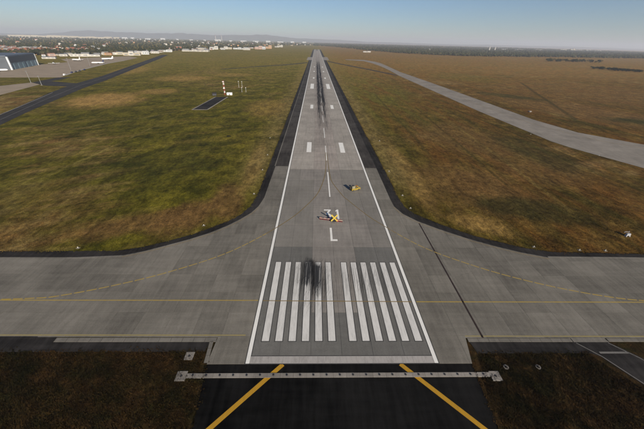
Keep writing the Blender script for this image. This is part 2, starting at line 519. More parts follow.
M['yellow_faint'] = paint('faded_yellow_paint', (0.20, 0.135, 0.040), 0.55, (0.12, 0.105, 0.08))
M['yellow_pale'] = paint('pale_yellow_paint', (0.27, 0.215, 0.075), 0.6)
M['lead_brown'] = paint('worn_brown_line', (0.165, 0.115, 0.040), 0.6, (0.12, 0.10, 0.075))
M['chevron'] = paint('yellow_chevron_paint', (0.42, 0.225, 0.012), 0.3, (0.05, 0.04, 0.02))

# ------------------------------------------------------------------ ground, pavements
g = MB()
g.add([(-33000, -2500, 0), (33000, -2500, 0), (33000, 33000, 0), (-33000, 33000, 0)], [(0, 1, 2, 3)])
tag(g.build('ground', M['grass']), kind='structure')

Z = 0.10                                   # top of the pavement
runway = slab('runway', [(-22.5, 0), (22.5, 0), (22.5, 3010), (-22.5, 3010)], 0.0, 0.055, M['joint'])
tag(runway, kind='structure')
PAN_END = 345.0
lanes = [(-22.5, -15), (-15, -7.5), (-7.5, 0), (0, 7.5), (7.5, 15), (15, 22.5)]
meshes = {}
gp = 0.02
def panel_mesh(wd, ln):
    k = (round(wd, 2), round(ln, 2))
    if k not in meshes:
        b = MB().box(gp, wd-gp, gp, ln-gp, -0.05, 0.0, 0, 0.012, 0.012)
        me = mesh('panel', b.v, b.f[1:])
        meshes[k] = me
    return meshes[k]
y = 0.0
rows = []
while y < PAN_END-0.1:
    rows.append((y, 15.0))
    y += 15
for (y, ln) in rows:
    for i, (a, b) in enumerate(lanes):
        centre = (i in (2, 3) and y >= 15) or (i == 4 and 45 <= y < 75) or (i == 1 and y in (105.0,))
        me = panel_mesh(b-a, ln)
        o = bpy.data.objects.new('concrete_panel' if centre else 'asphalt_panel', me)
        if len(me.materials) == 0: me.materials.append(M['asphalt_runway'])
        COL.objects.link(o)
        o.parent = runway
        o.location = (a, y, Z)
        o.material_slots[0].link = 'OBJECT'
        o.material_slots[0].material = M['concrete_centre' if y >= 120 else 'centre_near'] if centre else M['asphalt_threshold' if y < 45 else 'asphalt_mid' if y < 120 else 'asphalt_runway']
for i, (a, b) in enumerate(((-22.5, -7.5), (-7.5, 7.5), (7.5, 22.5))):
    slab('concrete_strip' if i == 1 else 'asphalt_strip', [(a+gp, PAN_END+gp), (b-gp, PAN_END+gp), (b-gp, 3010), (a+gp, 3010)], 0.03, Z,
         M['concrete_centre'] if i == 1 else M['asphalt_runway'], runway)

# runway paint ------------------------------------------------------
ZP = Z+0.006
def quad(name, x0, x1, y0, y1, mat, parent=runway, z=ZP, rim=None):
    o = slab(name, [(x0, y0), (x1, y0), (x1, y1), (x0, y1)], z-0.012, z, mat, parent)
    if rim:                                  # black outline painted under the white
        slab('dark_outline', [(x0-rim, y0-rim), (x1+rim, y0-rim), (x1+rim, y1+rim), (x0-rim, y1+rim)], z-0.012, z-0.0035, M['outline'], o)
    return o
CX = 0.4
for s in (-1, 1):
    quad('edge_line', s*22.05-0.45, s*22.05+0.45, 0.15, 2985, M['white_fresh'], rim=0.22)
for k in range(6):
    for s in (-1, 1):
        c = CX + s*(1.74+0.875+3.32*k)
        quad('threshold_stripe', c-0.875, c+0.875, 6.05, 36.3, M['white'], rim=0.22)
quad('threshold_bar', -21.55, 21.55, 0.15, 1.95, M['white_dirty'], rim=0.2)
yy, first = 84.8, True
while yy < 2900:
    ln = 31.0 if first else 30.0
    quad('centre_line_dash', CX-0.3, CX+0.3, yy, yy+ln, M['white_fresh'])
    yy += 50
    first = False
for s in (-1, 1):
    for (d, ln, wd, c) in ((150.3, 22.5, 3.2, 11.5), (299, 22, 3.2, 11.5), (457, 61, 5.6, 13.2), (601, 22, 3.2, 11.5), (750, 22, 3.2, 11.5), (900, 22, 3.2, 11.5)):
        nm = 'aiming_point_marking' if ln > 50 else 'touchdown_zone_marking'
        quad(nm, CX+s*c-wd/2, CX+s*c+wd/2, d, d+ln, M['white_fresh'])
# designation 31 over L, 9 m tall
def strokes(name, rects):
    b = MB()
    for (x0, x1, y0, y1) in rects: b.box(x0, x1, y0, y1, ZP-0.012, ZP)
    return b.build(name, M['white'], runway)
slabpts = lambda pts: slab('runway_digit', pts, ZP-0.012, ZP, M['white_fresh'], runway)
ox, oy = -2.75, 63.4
three = [(0, 9), (3.0, 9), (3.0, 8.3), (1.75, 5.6), (2.6, 5.2), (3.0, 4.2), (3.0, 1.6), (2.5, 0.5), (1.5, 0), (0.5, 0.3), (0, 1.3), (0, 2.3), (0.75, 2.3), (0.85, 1.5), (1.5, 1.0),
         (2.1, 1.4), (2.25, 2.2), (2.25, 3.8), (1.9, 4.5), (1.2, 4.8), (0.75, 4.8), (0.75, 5.5), (2.0, 8.1), (0, 8.1)]
slabpts([(ox+a, oy+b) for a, b in three])
one = [(0, 0), (0.8, 0), (0.8, 9), (0.15, 9), (-0.55, 7.9), (-0.55, 7.2), (0, 7.6)]
slabpts([(2.8+a, oy+b) for a, b in one])
ell = [(0, 0), (2.6, 0), (2.6, 1.1), (0.8, 1.1), (0.8, 9), (0, 9)]
o = slabpts([(-0.75+a, 48.6+b) for a, b in ell])
o.name = 'runway_letter'

# crossing taxiway with curved fillets --------------------------------
LEFT = [(-22.5, 0.05), (-31.3, 0.05), (-30.8, 7.2), (-180, 7.6), (-180, 37.4), (-86, 38.2), (-72, 39.4), (-66, 41.8), (-59.6, 45.4), (-53, 49.2), (-47.3, 53.2), (-42, 58.2), (-37.7, 63.5),
        (-34.2, 69), (-32, 75), (-30.8, 83), (-30.3, 124), (-22.5, 124)]
RIGHT = [(22.5, 0.0), (30.4, 0.0), (31.9, 6.9), (180, 6.4), (180, 39.2), (76, 39.6), (68, 42.4), (60.4, 46), (52, 51), (43.5, 57.2), (36.5, 63.2), (31.8, 69.1), (29.4, 76), (29.2, 84), (29.6, 122.7), (22.5, 122.7)]
tw = slab('taxiway', LEFT, 0.0, 0.052, M['joint'])
tag(tw, kind='structure')
tw2 = slab('taxiway', RIGHT, 0.0, 0.052, M['joint'])
tag(tw2, kind='structure')
def grid(poly, parent, x0, x1, y0, y1, sx, sy):
    i = 0
    xx = x0
    while xx < x1-0.01:
        q = y0
        while q < y1-0.01:
            c = clip_cell(poly, xx+gp, xx+sx-gp, q+gp, q+sy-gp)
            if c and abs(area(c)) > 1.2: slab('concrete_slab', c, 0.03, Z, M['concrete'], parent)
            q += sy
        xx += sx
grid(LEFT, tw, -22.5-7.5*14, -22.5, 0, 127.5, 7.5, 7.5)
grid(RIGHT, tw2, 22.5, 22.5+7.5*14, 0, 127.5, 7.5, 7.5)
slab('concrete_strip', [(-180, 7.62), (-127.6, 7.62), (-127.6, 37.4), (-180, 37.4)], 0.03, Z, M['concrete'], tw)
slab('concrete_strip', [(127.6, 6.45), (180, 6.45), (180, 39.1), (127.6, 39.1)], 0.03, Z, M['concrete'], tw2)

# taxi lines (yellow)
ribbon('taxi_centre_line', [(-180, 19.1), (-22.8, 19.3)], 0.32, ZP, M['yellow'], tw)
ribbon('taxi_centre_line', [(22.8, 18.9), (180, 18.9)], 0.32, ZP, M['yellow'], tw2)
ribbon('taxi_centre_line', [(-21.4, 19.2), (21.4, 18.9)], 0.28, ZP+0.004, M['yellow_faint'], runway)
ribbon('taxi_edge_line', [(-180, 8.05), (-24, 7.75)], 0.32, ZP, M['yellow_pale'], tw)
ribbon('taxi_edge_line', [(32, 7.4), (180, 7.0)], 0.3, ZP, M['yellow_pale'], tw2)
cl = smooth_path([(-94.7, 19.5), (-86.9, 19.9), (-80.5, 20.7), (-67.3, 24.9), (-53.4, 31.0), (-38.3, 40.3), (-26.8, 51.6), (-17.1, 64.2), (-11.0, 75.1), (-5.3, 89.0), (-1.6, 108.9), (-0.3, 127.2), (0.1, 150)])
def dashed(path, parent, wd, mat_of, ln=2.6, gap=0.5):
    """a worn line broken into short dabs"""
    P = [Vector(p) for p in path]
    seg, acc, on = [P[0]], 0.0, True
    for p, q in zip(P, P[1:]):
        d = (q-p).length
        pos = 0.0
        while d-pos > 1e-6:
            room = (ln if on else gap)-acc
            st_ = min(room, d-pos)
            pos += st_
            acc += st_
            pt = p.lerp(q, pos/d)
            if on: seg.append(pt)
            if acc >= (ln if on else gap)-1e-6:
                if on and len(seg) > 1: ribbon('lead_on_line', [tuple(v) for v in seg], wd, ZP+0.003, mat_of(seg[0]), parent)
                on, acc, seg = not on, 0.0, [pt]
    if on and len(seg) > 1: ribbon('lead_on_line', [tuple(v) for v in seg], wd, ZP+0.003, mat_of(seg[0]), parent)
kind = lambda p: M['yellow'] if abs(p.x) > 24 else M['yellow_faint']
dashed(cl[:50], tw, 0.36, kind)
ribbon('lead_on_line', cl[49:], 0.4, ZP+0.003, M['lead_brown'], runway)
cr = smooth_path([(0.9, 150), (1.2, 124), (1.6, 109.0), (2.5, 101.0), (6.6, 86.5), (8.9, 81.4), (14.0, 71.2), (19.2, 62.5), (32.6, 45.6), (47.7, 34.6), (60.7, 27.9), (74.2, 23.0), (86.9, 20.0), (98, 19.2)])
dashed(cr[58:], tw2, 0.36, kind)
ribbon('lead_on_line', cr[:59], 0.4, ZP+0.003, M['lead_brown'], runway)
el = [(x+0.35 if x > -60 else x, y-0.9) for x, y in LEFT[6:15]]
ribbon('taxi_edge_line', smooth_path(el, 3), 0.2, ZP, M['yellow_faint'], tw)
er = [(x-0.35 if x < 60 else x, y-0.9) for x, y in RIGHT[5:13]]
ribbon('taxi_edge_line', smooth_path(er, 3), 0.2, ZP, M['yellow_faint'], tw2)
# slot drain parallel to the runway
ribbon('drain_channel', [(36.4, 6.9), (36.6, 61.6)], 0.55, ZP, M['drain'], tw2)

# asphalt shoulders
OUTL = [(-180, 40.2), (-96.3, 41.6), (-76, 42.0), (-68, 44.2), (-60.5, 48.0), (-53, 52.6), (-48.5, 56.5), (-42, 62.6), (-38.4, 67.5), (-35.9, 74.5), (-34.7, 85), (-34.5, 124), (-34.3, 3010)]
INL = [(-22.5, 3010), (-22.5, 124.04)] + LEFT[::-1][1:-4]
sh = slab('shoulder', OUTL + [(-30.9, 3010), (-30.4, 124.0)] + LEFT[4:16][::-1], 0.0, 0.085, M['shoulder'])
tag(sh, kind='structure')
tag(slab('shoulder', [(-30.3, 124.1), (-22.56, 124.1), (-22.56, 3010), (-30.3, 3010)], 0.0, 0.085, M['shoulder_in']), kind='structure')
tag(slab('shoulder', [(22.56, 122.8), (29.6, 122.8), (29.9, 3010), (22.56, 3010)], 0.0, 0.085, M['shoulder_in']), kind='structure')
OUTR = [(180, 41.6), (113, 42.0), (79.8, 42.8), (71, 45.2), (56.3, 52.4), (45.2, 61.2), (37, 69.5), (34.2, 76), (33.8, 86), (34.2, 122.9), (34.4, 3010)]
sh = slab('shoulder', OUTR + [(29.95, 3010), (29.65, 122.8)] + RIGHT[4:15][::-1], 0.0, 0.085, M['shoulder'])
tag(sh, kind='structure')
ribbon('shoulder_seam', [(-30.6, 124), (-30.65, 3000)], 0.5, 0.093, M['kerb'], runway)
# lower shoulders
tag(slab('shoulder', [(-180, 3.3), (-32.9, 3.3), (-32.2, 5.85), (-70.2, 5.85), (-70.2, 7.5), (-180, 7.55)], 0, 0.08, M['shoulder']), kind='structure')
tag(slab('shoulder', [(33.0, 2.6), (61, 2.6), (59.6, 5.6), (32.4, 5.75)], 0, 0.08, M['shoulder']), kind='structure')
def kerb_run(x0, x1, y0, y1, wd, step, parent):
    n = max(1, round(math.hypot(x1-x0, y1-y0)/step))
    for k in range(n):
        a, b = k/n, (k+1)/n
        p = Vector((x0, y0)).lerp(Vector((x1, y1)), a)
        q = Vector((x0, y0)).lerp(Vector((x1, y1)), b)
        d = (q-p).normalized()*0.03
        ribbon('drain_kerb', [tuple(p+d), tuple(q-d)], wd, 0.125, M['kerb'], parent, h=0.1)
kerb_run(-70.1, -30.9, 6.45, 6.45, 1.15, 2.8, tw)
kerb_run(32.2, 59.0, 6.25, 6.2, 1.0, 2.8, tw2)
kerb_run(68.4, 125, 6.2, 5.9, 0.9, 4.0, tw2)
kerb_run(-86.4, -72.3, 37.85, 39.0, 0.75, 2.8, tw)
kerb_run(76.2, 125, 39.85, 39.5, 0.6, 4.0, tw2)
kerb_run(-32.0, -31.6, 6.0, 0.3, 0.9, 2.0, tw)

# blast pad before the threshold
pad = slab('blast_pad', [(-31.2, -0.03), (-30.7, -5), (-29.9, -13), (-29.5, -60), (29.6, -60), (29.5, -13.4), (30.0, -5), (30.4, -0.03)], 0.0, 0.07, M['black'])
tag(pad, kind='structure')
for (a, b) in (((-13.85, -0.05), (-29.4, -15.8)), ((13.4, -0.05), (29.2, -16.1))):
    ribbon('chevron_line', [a, b], 0.98, 0.079, M['chevron'], pad)
# pale patch left by a filled pit
# service road lower right
road = slab('service_road', [(59.3, 5.6), (61, 2.6), (62.7, 1.8), (68.5, -8), (76, -24), (86, -24), (76, -4), (72.8, 1.2), (68.2, 5.6)], 0, 0.075, M['shoulder'])
tag(road, kind='structure')
ribbon('road_edge_line', [(59.6, 5.4), (63.2, 1.6), (68.9, -8), (76.6, -24)], 0.22, 0.082, M['road_paint'], road)
ribbon('road_edge_line', [(67.9, 5.4), (72.2, 1.2), (75.5, -4), (85.6, -24)], 0.22, 0.082, M['road_paint'], road)
ribbon('road_stop_line', [(63.4, 2.7), (70.6, 2.7)], 0.5, 0.082, M['road_paint'], road)
slab('road_mouth', [(59.2, 5.64), (68.3, 5.64), (68.0, 6.9), (59.2, 6.9)], 0.0, 0.092, M['kerb'], road)

# far pavements ------------------------------------------------------
def struct(name, pts, z, mat): return tag(slab(name, pts, 0.0, z, mat), kind='structure')
ptax = struct('parallel_taxiway', [(330, 40), (250, 62), (216, 98), (199.7, 129.6), (190.7, 151.6), (184, 168), (180, 185), (178, 308), (181, 500), (184, 688), (194, 850), (199, 990), (196, 1130), (184, 1267), (118, 1335),
       (118, 1375), (197, 1359), (224, 1250), (229, 1145), (221, 970), (212, 800), (215, 620), (216.3, 452), (215.8, 263), (224, 214), (250, 181), (330, 138)], 0.075, M['taxi_far'])
ribbon('taxi_centre_line', [(330, 95), (260, 150), (222, 190), (203, 240), (198, 330), (198, 560), (199, 750), (208, 980), (206, 1200)], 0.5, 0.083, M['yellow_faint'], ptax)
ctx = struct('crossing_taxiway', [(36, 1180), (81, 1020), (139, 838), (181, 690), (183, 722), (142, 873), (86, 1052), (38, 1225)], 0.071, M['oldtarmac'])
struct('crossing_taxiway', [(-36, 1080), (-93, 962), (-165, 872), (-196, 822), (-240, 760), (-240, 776), (-196, 842), (-165, 896), (-94, 994), (-36, 1118)], 0.071, M['oldtarmac'])
struct('runway_crossing', [(-44, 1255), (-23, 1262), (-23, 1500), (-44, 1506)], 0.09, M['pale'])
struct('runway_crossing', [(23, 1276), (46, 1284), (46, 1540), (23, 1530)], 0.09, M['pale'])
lrun = struct('left_runway', [(-232, 120), (-264, 207), (-283, 256), (-335, 410), (-362, 511), (-470, 860), (-553, 1129), (-640, 1400), (-668, 1400), (-581, 1129), (-498, 862), (-405, 567),
       (-379, 461), (-350, 372), (-296, 242), (-258, 120)], 0.072, M['oldtarmac'])
ribbon('runway_centre_line', [(-247, 130), (-280, 225), (-317, 320), (-358, 438), (-384, 540), (-484, 862), (-567, 1129), (-650, 1390)], 0.45, 0.08, M['road_paint'], lrun)
ribbon('runway_edge_line', [(-257, 130), (-294, 235), (-330, 330), (-347, 372)], 0.5, 0.08, M['white_dirty'], lrun)
struct('link_taxiway', [(-418, 441), (-369, 460), (-352, 419), (-372, 428), (-400, 430)], 0.066, M['oldtarmac'])
struct('link_taxiway', [(-520, 330), (-390, 346), (-418.4, 441), (-446, 461), (-456, 419), (-560, 400)], 0.069, M['apron'])
ap = struct('apron', [(-543, 515), (-640, 600), (-720, 560), (-900, 560), (-760, 720), (-654, 725), (-700, 760), (-688, 800), (-690, 880), (-790, 990), (-770, 1100), (-720, 1240), (-640, 1150),
       (-600, 1000), (-571, 858), (-512, 672), (-456, 533)], 0.066, M['apron'])
struct('link_taxiway', [(-460, 535), (-446, 461.4), (-418, 441.4), (-372, 461), (-405, 470), (-432, 480), (-440, 540)], 0.062, M['oldtarmac'])
ribbon('apron_road_line', [(-470, 560), (-515, 675), (-573, 860), (-602, 1000)], 4.0, 0.074, M['white_dirty'], ap)

# monitoring pad of the glide mast
gpad = struct('mast_track', [(-135.3, 282), (-121.2, 283.3), (-121.1, 363.7), (-134.7, 362)], 0.06, M['shoulder'])
for a, b in (((-136, 281), (-135.4, 363)), ((-120.5, 282.5), (-120.4, 364.5)), ((-136, 281), (-120.5, 282.3))):
    ribbon('track_kerb', [a, b], 1.3, 0.1, M['pale'], gpad, h=0.1)

# ------------------------------------------------------------------ hills on the horizon
M['hill'] = plain('hazed_wooded_hill', (0.085, 0.082, 0.066), 1.0, 0, 0.35, 0.004)  # woodland tone lightened, so the colour carries part of the distance haze
def hills(x0, x1, yd, fn, depth, step=250):
    n = int((x1-x0)/step)
    v, f = [], []
    rw = 7
    for i in range(n+1):
        x = x0+(x1-x0)*i/n
        h = max(2.0, fn(x))
        for j in range(rw):
            t = j/(rw-1)
            v.append((x+random.uniform(-60, 60), yd+depth*(t-0.5)+random.uniform(-50, 50), -0.5+h*math.sin(math.pi*t)**1.2*(1+random.uniform(-0.07, 0.07))))
    for i in range(n):
        for j in range(rw-1):
            a = i*rw+j
            f.append((a, a+rw, a+rw+1, a+1))
    me = mesh('hills', v, f)
    me.polygons.foreach_set('use_smooth', [True]*len(me.polygons))
    return tag(link('hills', me, M['hill']), kind='structure')
def bumps(x, seed):
    return sum(math.sin(x/l+seed*k)*a for k, (l, a) in enumerate(((2100, .30), (900, .16), (430, .09), (230, .05)), 1))
def env(x, a, b, e): return max(0, min(1, (x-a)/e))*max(0, min(1, (b-x)/e))
hills(-31000, -300, 21000, lambda x: 300*env(x, -16500, -300, 3000)*(0.78+0.5*bumps(x/1.1, 2.0))+75, 3000, 300)
hills(-14000, 7500, 22600, lambda x: 215*env(x, -9500, 4200, 4000)*(0.8+0.5*bumps(x/1.1, 5.3))+60, 2600, 300)
hills(2500, 31000, 22500, lambda x: 105*(0.9+0.4*bumps(x/1.1, 1.1)), 2400, 300)

# ================================================================== things on the airfield
for k, c, r, mt in (('paint_yellow', (0.42, 0.30, 0.03), 0.35, 0), ('paint_white', (0.72, 0.71, 0.68), 0.45, 0), ('paint_red', (0.26, 0.035, 0.03), 0.5, 0), ('tyre', (0.015, 0.015, 0.015), 0.85, 0),
                    ('glass_dark', (0.02, 0.025, 0.03), 0.12, 0), ('steel', (0.30, 0.30, 0.30), 0.45, 0.6), ('dark_steel', (0.05, 0.05, 0.055), 0.5, 0.3), ('lens', (0.55, 0.52, 0.42), 0.2, 0),
                    ('navy', (0.02, 0.025, 0.07), 0.4, 0), ('orange', (0.65, 0.16, 0.02), 0.4, 0), ('lamp_red', (0.5, 0.02, 0.02), 0.3, 0), ('truck_yellow', (0.24, 0.175, 0.03), 0.45, 0), ('maroon', (0.075, 0.016, 0.018), 0.5, 0), ('wall_grey', (0.30, 0.30, 0.31), 0.6, 0), ('cargo_cream', (0.20, 0.18, 0.12), 0.5, 0), ('dark_hole', (0.018, 0.016, 0.015), 0.8, 0)):
    M[k] = plain(k, c, r, mt, 0.08, 1.5)

# --- lit closure cross on its trailer
xt = empty('closure_cross_trailer', (1.25, 62.6, Z))
xt.scale = (0.86, 0.86, 0.86)
tag(xt, 'yellow X shaped runway closure sign on a trailer standing between 31 and L', 'sign')
b = MB()
b.box(-1.1, 1.1, -1.2, 1.4, 0.42, 0.56)
b.bar((0, -1.2, 0.5), (0, -2.6, 0.45), 0.06)
b.build('chassis', M['dark_steel'], xt)
b = MB()
b.box(-0.7, 0.7, -0.2, 1.2, 0.56, 1.25, 0, 0.06, 0.06)
b.build('generator_box', M['navy'], xt)
for sx in (-1.25, 1.25):
    wl = MB().lathe([(0.20, -0.1), (0.33, -0.1), (0.35, 0), (0.33, 0.1), (0.20, 0.1)], 14, 'x', (sx, 0.2, 0.35)).build('wheel', M['tyre'], xt)
    MB().lathe([(0.05, -0.11), (0.19, -0.09), (0.19, 0.09), (0.05, 0.11)], 10, 'x', (sx, 0.2, 0.35)).build('rim', M['steel'], wl)
for sx in (-1, 1):
    a = MB()
    d = Vector((sx*1.45, 0.35, 3.0))
    p0, p1 = Vector((-sx*1.45, -0.95, 0.7)), Vector((sx*1.45, -0.55, 3.9))
    dd = (p1-p0).normalized()
    nn = dd.cross(Vector((0, 1, 0))).normalized()*0.33
    th = Vector((0, 0.07+0.03*sx, 0))
    vv = [p0-nn-th, p0+nn-th, p1+nn-th, p1-nn-th, p0-nn+th, p0+nn+th, p1+nn+th, p1-nn+th]
    a.add(vv, [(0, 1, 2, 3), (7, 6, 5, 4), (0, 4, 5, 1), (1, 5, 6, 2), (2, 6, 7, 3), (3, 7, 4, 0)])
    arm = a.build('cross_arm', M['paint_yellow'], xt)
    for k in range(5):
        c = p0.lerp(p1, (k+0.5)/5)-th*1.2
        MB().lathe([(0.10, -0.03), (0.11, 0), (0.06, 0.02)], 8, 'y', tuple(c)).build('lamp', M['lens'], arm)
MB().bar((0, 0.6, 0.56), (0, -0.55, 2.3), 0.07).build('mast', M['dark_steel'], xt)

# --- red and white plastic barriers in a line across the centre
def barrier(x, y, rz, mat, label):
    r = empty('plastic_barrier', (x, y, Z), rz)
    b = MB()
    v = [(-0.75, -0.28, 0), (-0.75, 0.28, 0), (-0.75, 0.1, 0.45), (-0.75, 0.08, 0.9), (-0.75, -0.08, 0.9), (-0.75, -0.1, 0.45)]
    v += [(0.75, q[1], q[2]) for q in v]
    b.add(v, [(0, 1, 2, 3, 4, 5), (11, 10, 9, 8, 7, 6)] + [(k, k+6, (k+1) % 6+6, (k+1) % 6) for k in range(6)])
    b.build('body', mat, r)
    MB().box(-0.76, 0.76, -0.105, -0.085, 0.58, 0.76).build('reflective_band', M['lens'], r)
    MB().lathe([(0.06, 0.9), (0.08, 1.0), (0.05, 1.1)], 8).build('warning_lamp', M['lamp_red'], r)
    tag(r, label, 'barrier', 'barriers beside the closure cross')
ORD = lambda n: str(n)+('th' if 10 < n % 100 < 14 else {1: 'st', 2: 'nd', 3: 'rd'}.get(n % 10, 'th'))
order = ['first', 'second', 'third', 'fourth', 'fifth', 'sixth']
cols = ['maroon', 'maroon', 'maroon', 'maroon', 'paint_red', 'maroon']
for k in range(6):
    x = -4.1+k*1.62
    y = 64.25-0.235*(x+4.6)
    cn = {'maroon': 'dark red', 'paint_red': 'bright red', 'paint_white': 'white'}[cols[k]]
    barrier(x, y, -0.23, M[cols[k]], cn+' low plastic barrier, '+order[k]+' from the left in the row by the yellow cross')

# --- yellow airfield truck
tr = empty('service_truck', (13.5, 92.6, Z), R(-62))
tag(tr, 'yellow airfield service truck with crew cab parked on the runway right of the centre line', 'truck')
b = MB()
b.box(-0.95, 0.95, -2.6, 2.55, 0.45, 0.95, 0, 0.03, 0.03)
b.box(-0.98, 0.98, 1.45, 2.6, 0.92, 1.35, 0, 0.06, 0.1)
b.build('body', M['truck_yellow'], tr)
cab = MB().box(-0.93, 0.93, -0.2, 1.75, 0.95, 2.15, 0, 0.16, 0.34).build('cab', M['truck_yellow'], tr)
MB().box(-0.72, 0.72, 1.44, 1.63, 1.42, 2.0, 0, 0.05, 0.06).build('windscreen', M['glass_dark'], cab)
MB().box(-0.72, 0.72, -0.1, 0.06, 1.45, 2.0, 0, 0.05, 0.04).build('rear_window', M['glass_dark'], cab)
for s in (-1, 1):
    MB().box(s*0.86-0.05, s*0.86+0.05, 0.25, 1.2, 1.42, 1.98, 0, 0.03, 0.08).build('side_window', M['glass_dark'], cab)
MB().box(-0.6, 0.6, 0.55, 0.85, 2.16, 2.30, 0, 0.04, 0.04).build('light_bar', M['orange'], cab)
cg = MB()
cg.box(-0.97, 0.97, -2.65, -0.35, 0.95, 1.08)
for x0, x1, y0, y1 in ((-0.97, -0.9, -2.65, -0.35), (0.9, 0.97, -2.65, -0.35), (-0.9, 0.9, -2.65, -2.58), (-0.9, 0.9, -0.42, -0.35)):
    cg.box(x0, x1, y0, y1, 1.08, 1.5)
cg.build('cargo_bed', M['truck_yellow'], tr)
MB().box(-0.86, 0.86, -2.5, -0.5, 1.085, 2.75, 0, 0.05, 0.05).build('cargo_box', M['cargo_cream'], tr)
MB().box(-0.55, 0.55, -2.1, -0.9, 2.76, 2.86).build('roof_hatch', M['dark_steel'], tr)
tr.scale = (0.98, 0.98, 0.98)
for s in (-1, 1):
    for yy in (-1.7, 1.7):
        wl = MB().lathe([(0.2, -0.13), (0.38, -0.13), (0.42, 0), (0.38, 0.13), (0.2, 0.13)], 16, 'x', (s*0.88, yy, 0.42)).build('wheel', M['tyre'], tr)
        MB().lathe([(0.04, -0.14), (0.22, -0.12), (0.22, 0.12), (0.04, 0.14)], 10, 'x', (s*0.88, yy, 0.42)).build('rim', M['steel'], wl)
    MB().box(s*0.7-0.14, s*0.7+0.14, 2.58, 2.63, 0.98, 1.16).build('headlight', M['lens'], tr)
    MB().box(s*0.82-0.08, s*0.82+0.08, -2.69, -2.64, 1.0, 1.25).build('tail_light', M['lamp_red'], tr)

# --- white weather instrument beside the right shoulder
wi = empty('visibility_sensor', (117.8, 53.4, 0))
wi.scale = (0.85, 0.85, 0.85)
tag(wi, 'white instrument cabinet with two legs and a bent arm in grass by right edge', 'instrument')
MB().box(-0.8, 1.0, -0.45, 0.45, 0.55, 1.6, 0, 0.05, 0.05).build('cabinet', M['wall_grey'], wi)
for s in (-0.65, 0.9):
    MB().box(s-0.22, s+0.22, -0.55, 0.55, 0.0, 0.62, 0, 0.06, 0.1).build('foot', M['wall_grey'], wi)
MB().bar((-0.3, 0, 1.55), (-0.3, 0, 2.5), 0.09, 8).build('post', M['steel'], wi)
a = MB()
a.bar((-0.3, 0, 2.45), (-1.6, 0.1, 2.55), 0.07, 8)
a.bar((-1.6, 0.1, 2.55), (-2.3, 0.1, 2.15), 0.10, 8)
a.build('arm', M['wall_grey'], wi)
MB().lathe([(0.16, 2.45), (0.2, 2.6), (0.14, 2.8)], 10, 'z', (-0.3, 0, 0)).build('sensor_head', M['wall_grey'], wi)

# --- pale beam carrying the threshold lights
bm_ = empty('light_beam', (-1, -2.65, 0))
tag(bm_, 'long pale concrete beam across the black pad in front of the runway end', 'beam')
n = 23
for k in range(n):
    x0, x1 = -34+k*(68.3/n), -34+(k+1)*(68.3/n)
    MB().box(x0+0.012, x1-0.012, -0.52, 0.52, 0, 0.14, 0, 0.006, 0.006).build('concrete_block', M['pale'], bm_)
lt0 = empty('threshold_light', (0, 0, 0))
MB().lathe([(0.24, 0), (0.24, 0.05), (0.17, 0.09)], 12).build('base', M['dark_steel'], lt0)
MB().lathe([(0.13, 0.085), (0.12, 0.12), (0.06, 0.15)], 10).build('lens', M['dark_hole'], lt0)
for k in range(23):
    o = lt0 if k == 0 else copy_tree(lt0)
    o.location = (-35+(k+0.5)*(68.3/n), -2.6, 0.141)
    tag(o, ORD(k+1)+' small dark round light from the left on the pale beam across the black pad', 'light', 'lights along the threshold beam')

def pit(x, y, s, rz, label):
    o = empty('light_pit', (x, y, 0), rz)
    MB().prism([(-s, -s), (s, -s), (s, s), (-s, s)], 0, 0.14).build('concrete_pad', M['pale'], o)
    MB().lathe([(0.30, 0.13), (0.30, 0.17), (0.22, 0.18)], 12).build('cover', M['dark_hole'], o)
    MB().lathe([(0.14, 0.17), (0.12, 0.22), (0.05, 0.26)], 10).build('lamp', M['dark_steel'], o)
    return tag(o, label, 'light base', 'square concrete light bases')
pit(-36.0, -2.7, 1.1, 0.02, 'square pale concrete light base at left end of the threshold beam')
pit(34.4, -3.0, 1.1, 0.0, 'square pale concrete light base at right end of the threshold beam')
pit(-36.0, 2.1, 0.98, 0.0, 'square pale concrete light base in grass beside left drain kerb corner')
for x, lb in ((38.0, 'white ring round a light in dark grass, nearer to the beam end'), (45.6, 'white ring round a light in dark grass, farther from the beam end'), (31.9, None)):
    if lb is None: continue
    o = empty('ring_marker', (x, -0.9, 0))
    b = MB()
    k = 18
    for z in (0, 0.13):
        for rr in (0.36, 0.58):
            for i in range(k): b.v.append((rr*math.cos(2*math.pi*i/k), rr*math.sin(2*math.pi*i/k), z))
    for i in range(k):
        j = (i+1) % k
        b.f += [(2*k+i, 3*k+i, 3*k+j, 2*k+j), (k+i, k+j, 3*k+j, 3*k+i), (j, i, 2*k+i, 2*k+j)]
        b.m += [0, 0, 0]
    b.build('ring', M['pale'], o)
    MB().lathe([(0.2, 0), (0.2, 0.3), (0.08, 0.42)], 10).build('lamp', M['dark_hole'], o)
    tag(o, lb, 'light base', 'ringed lights in the grass')

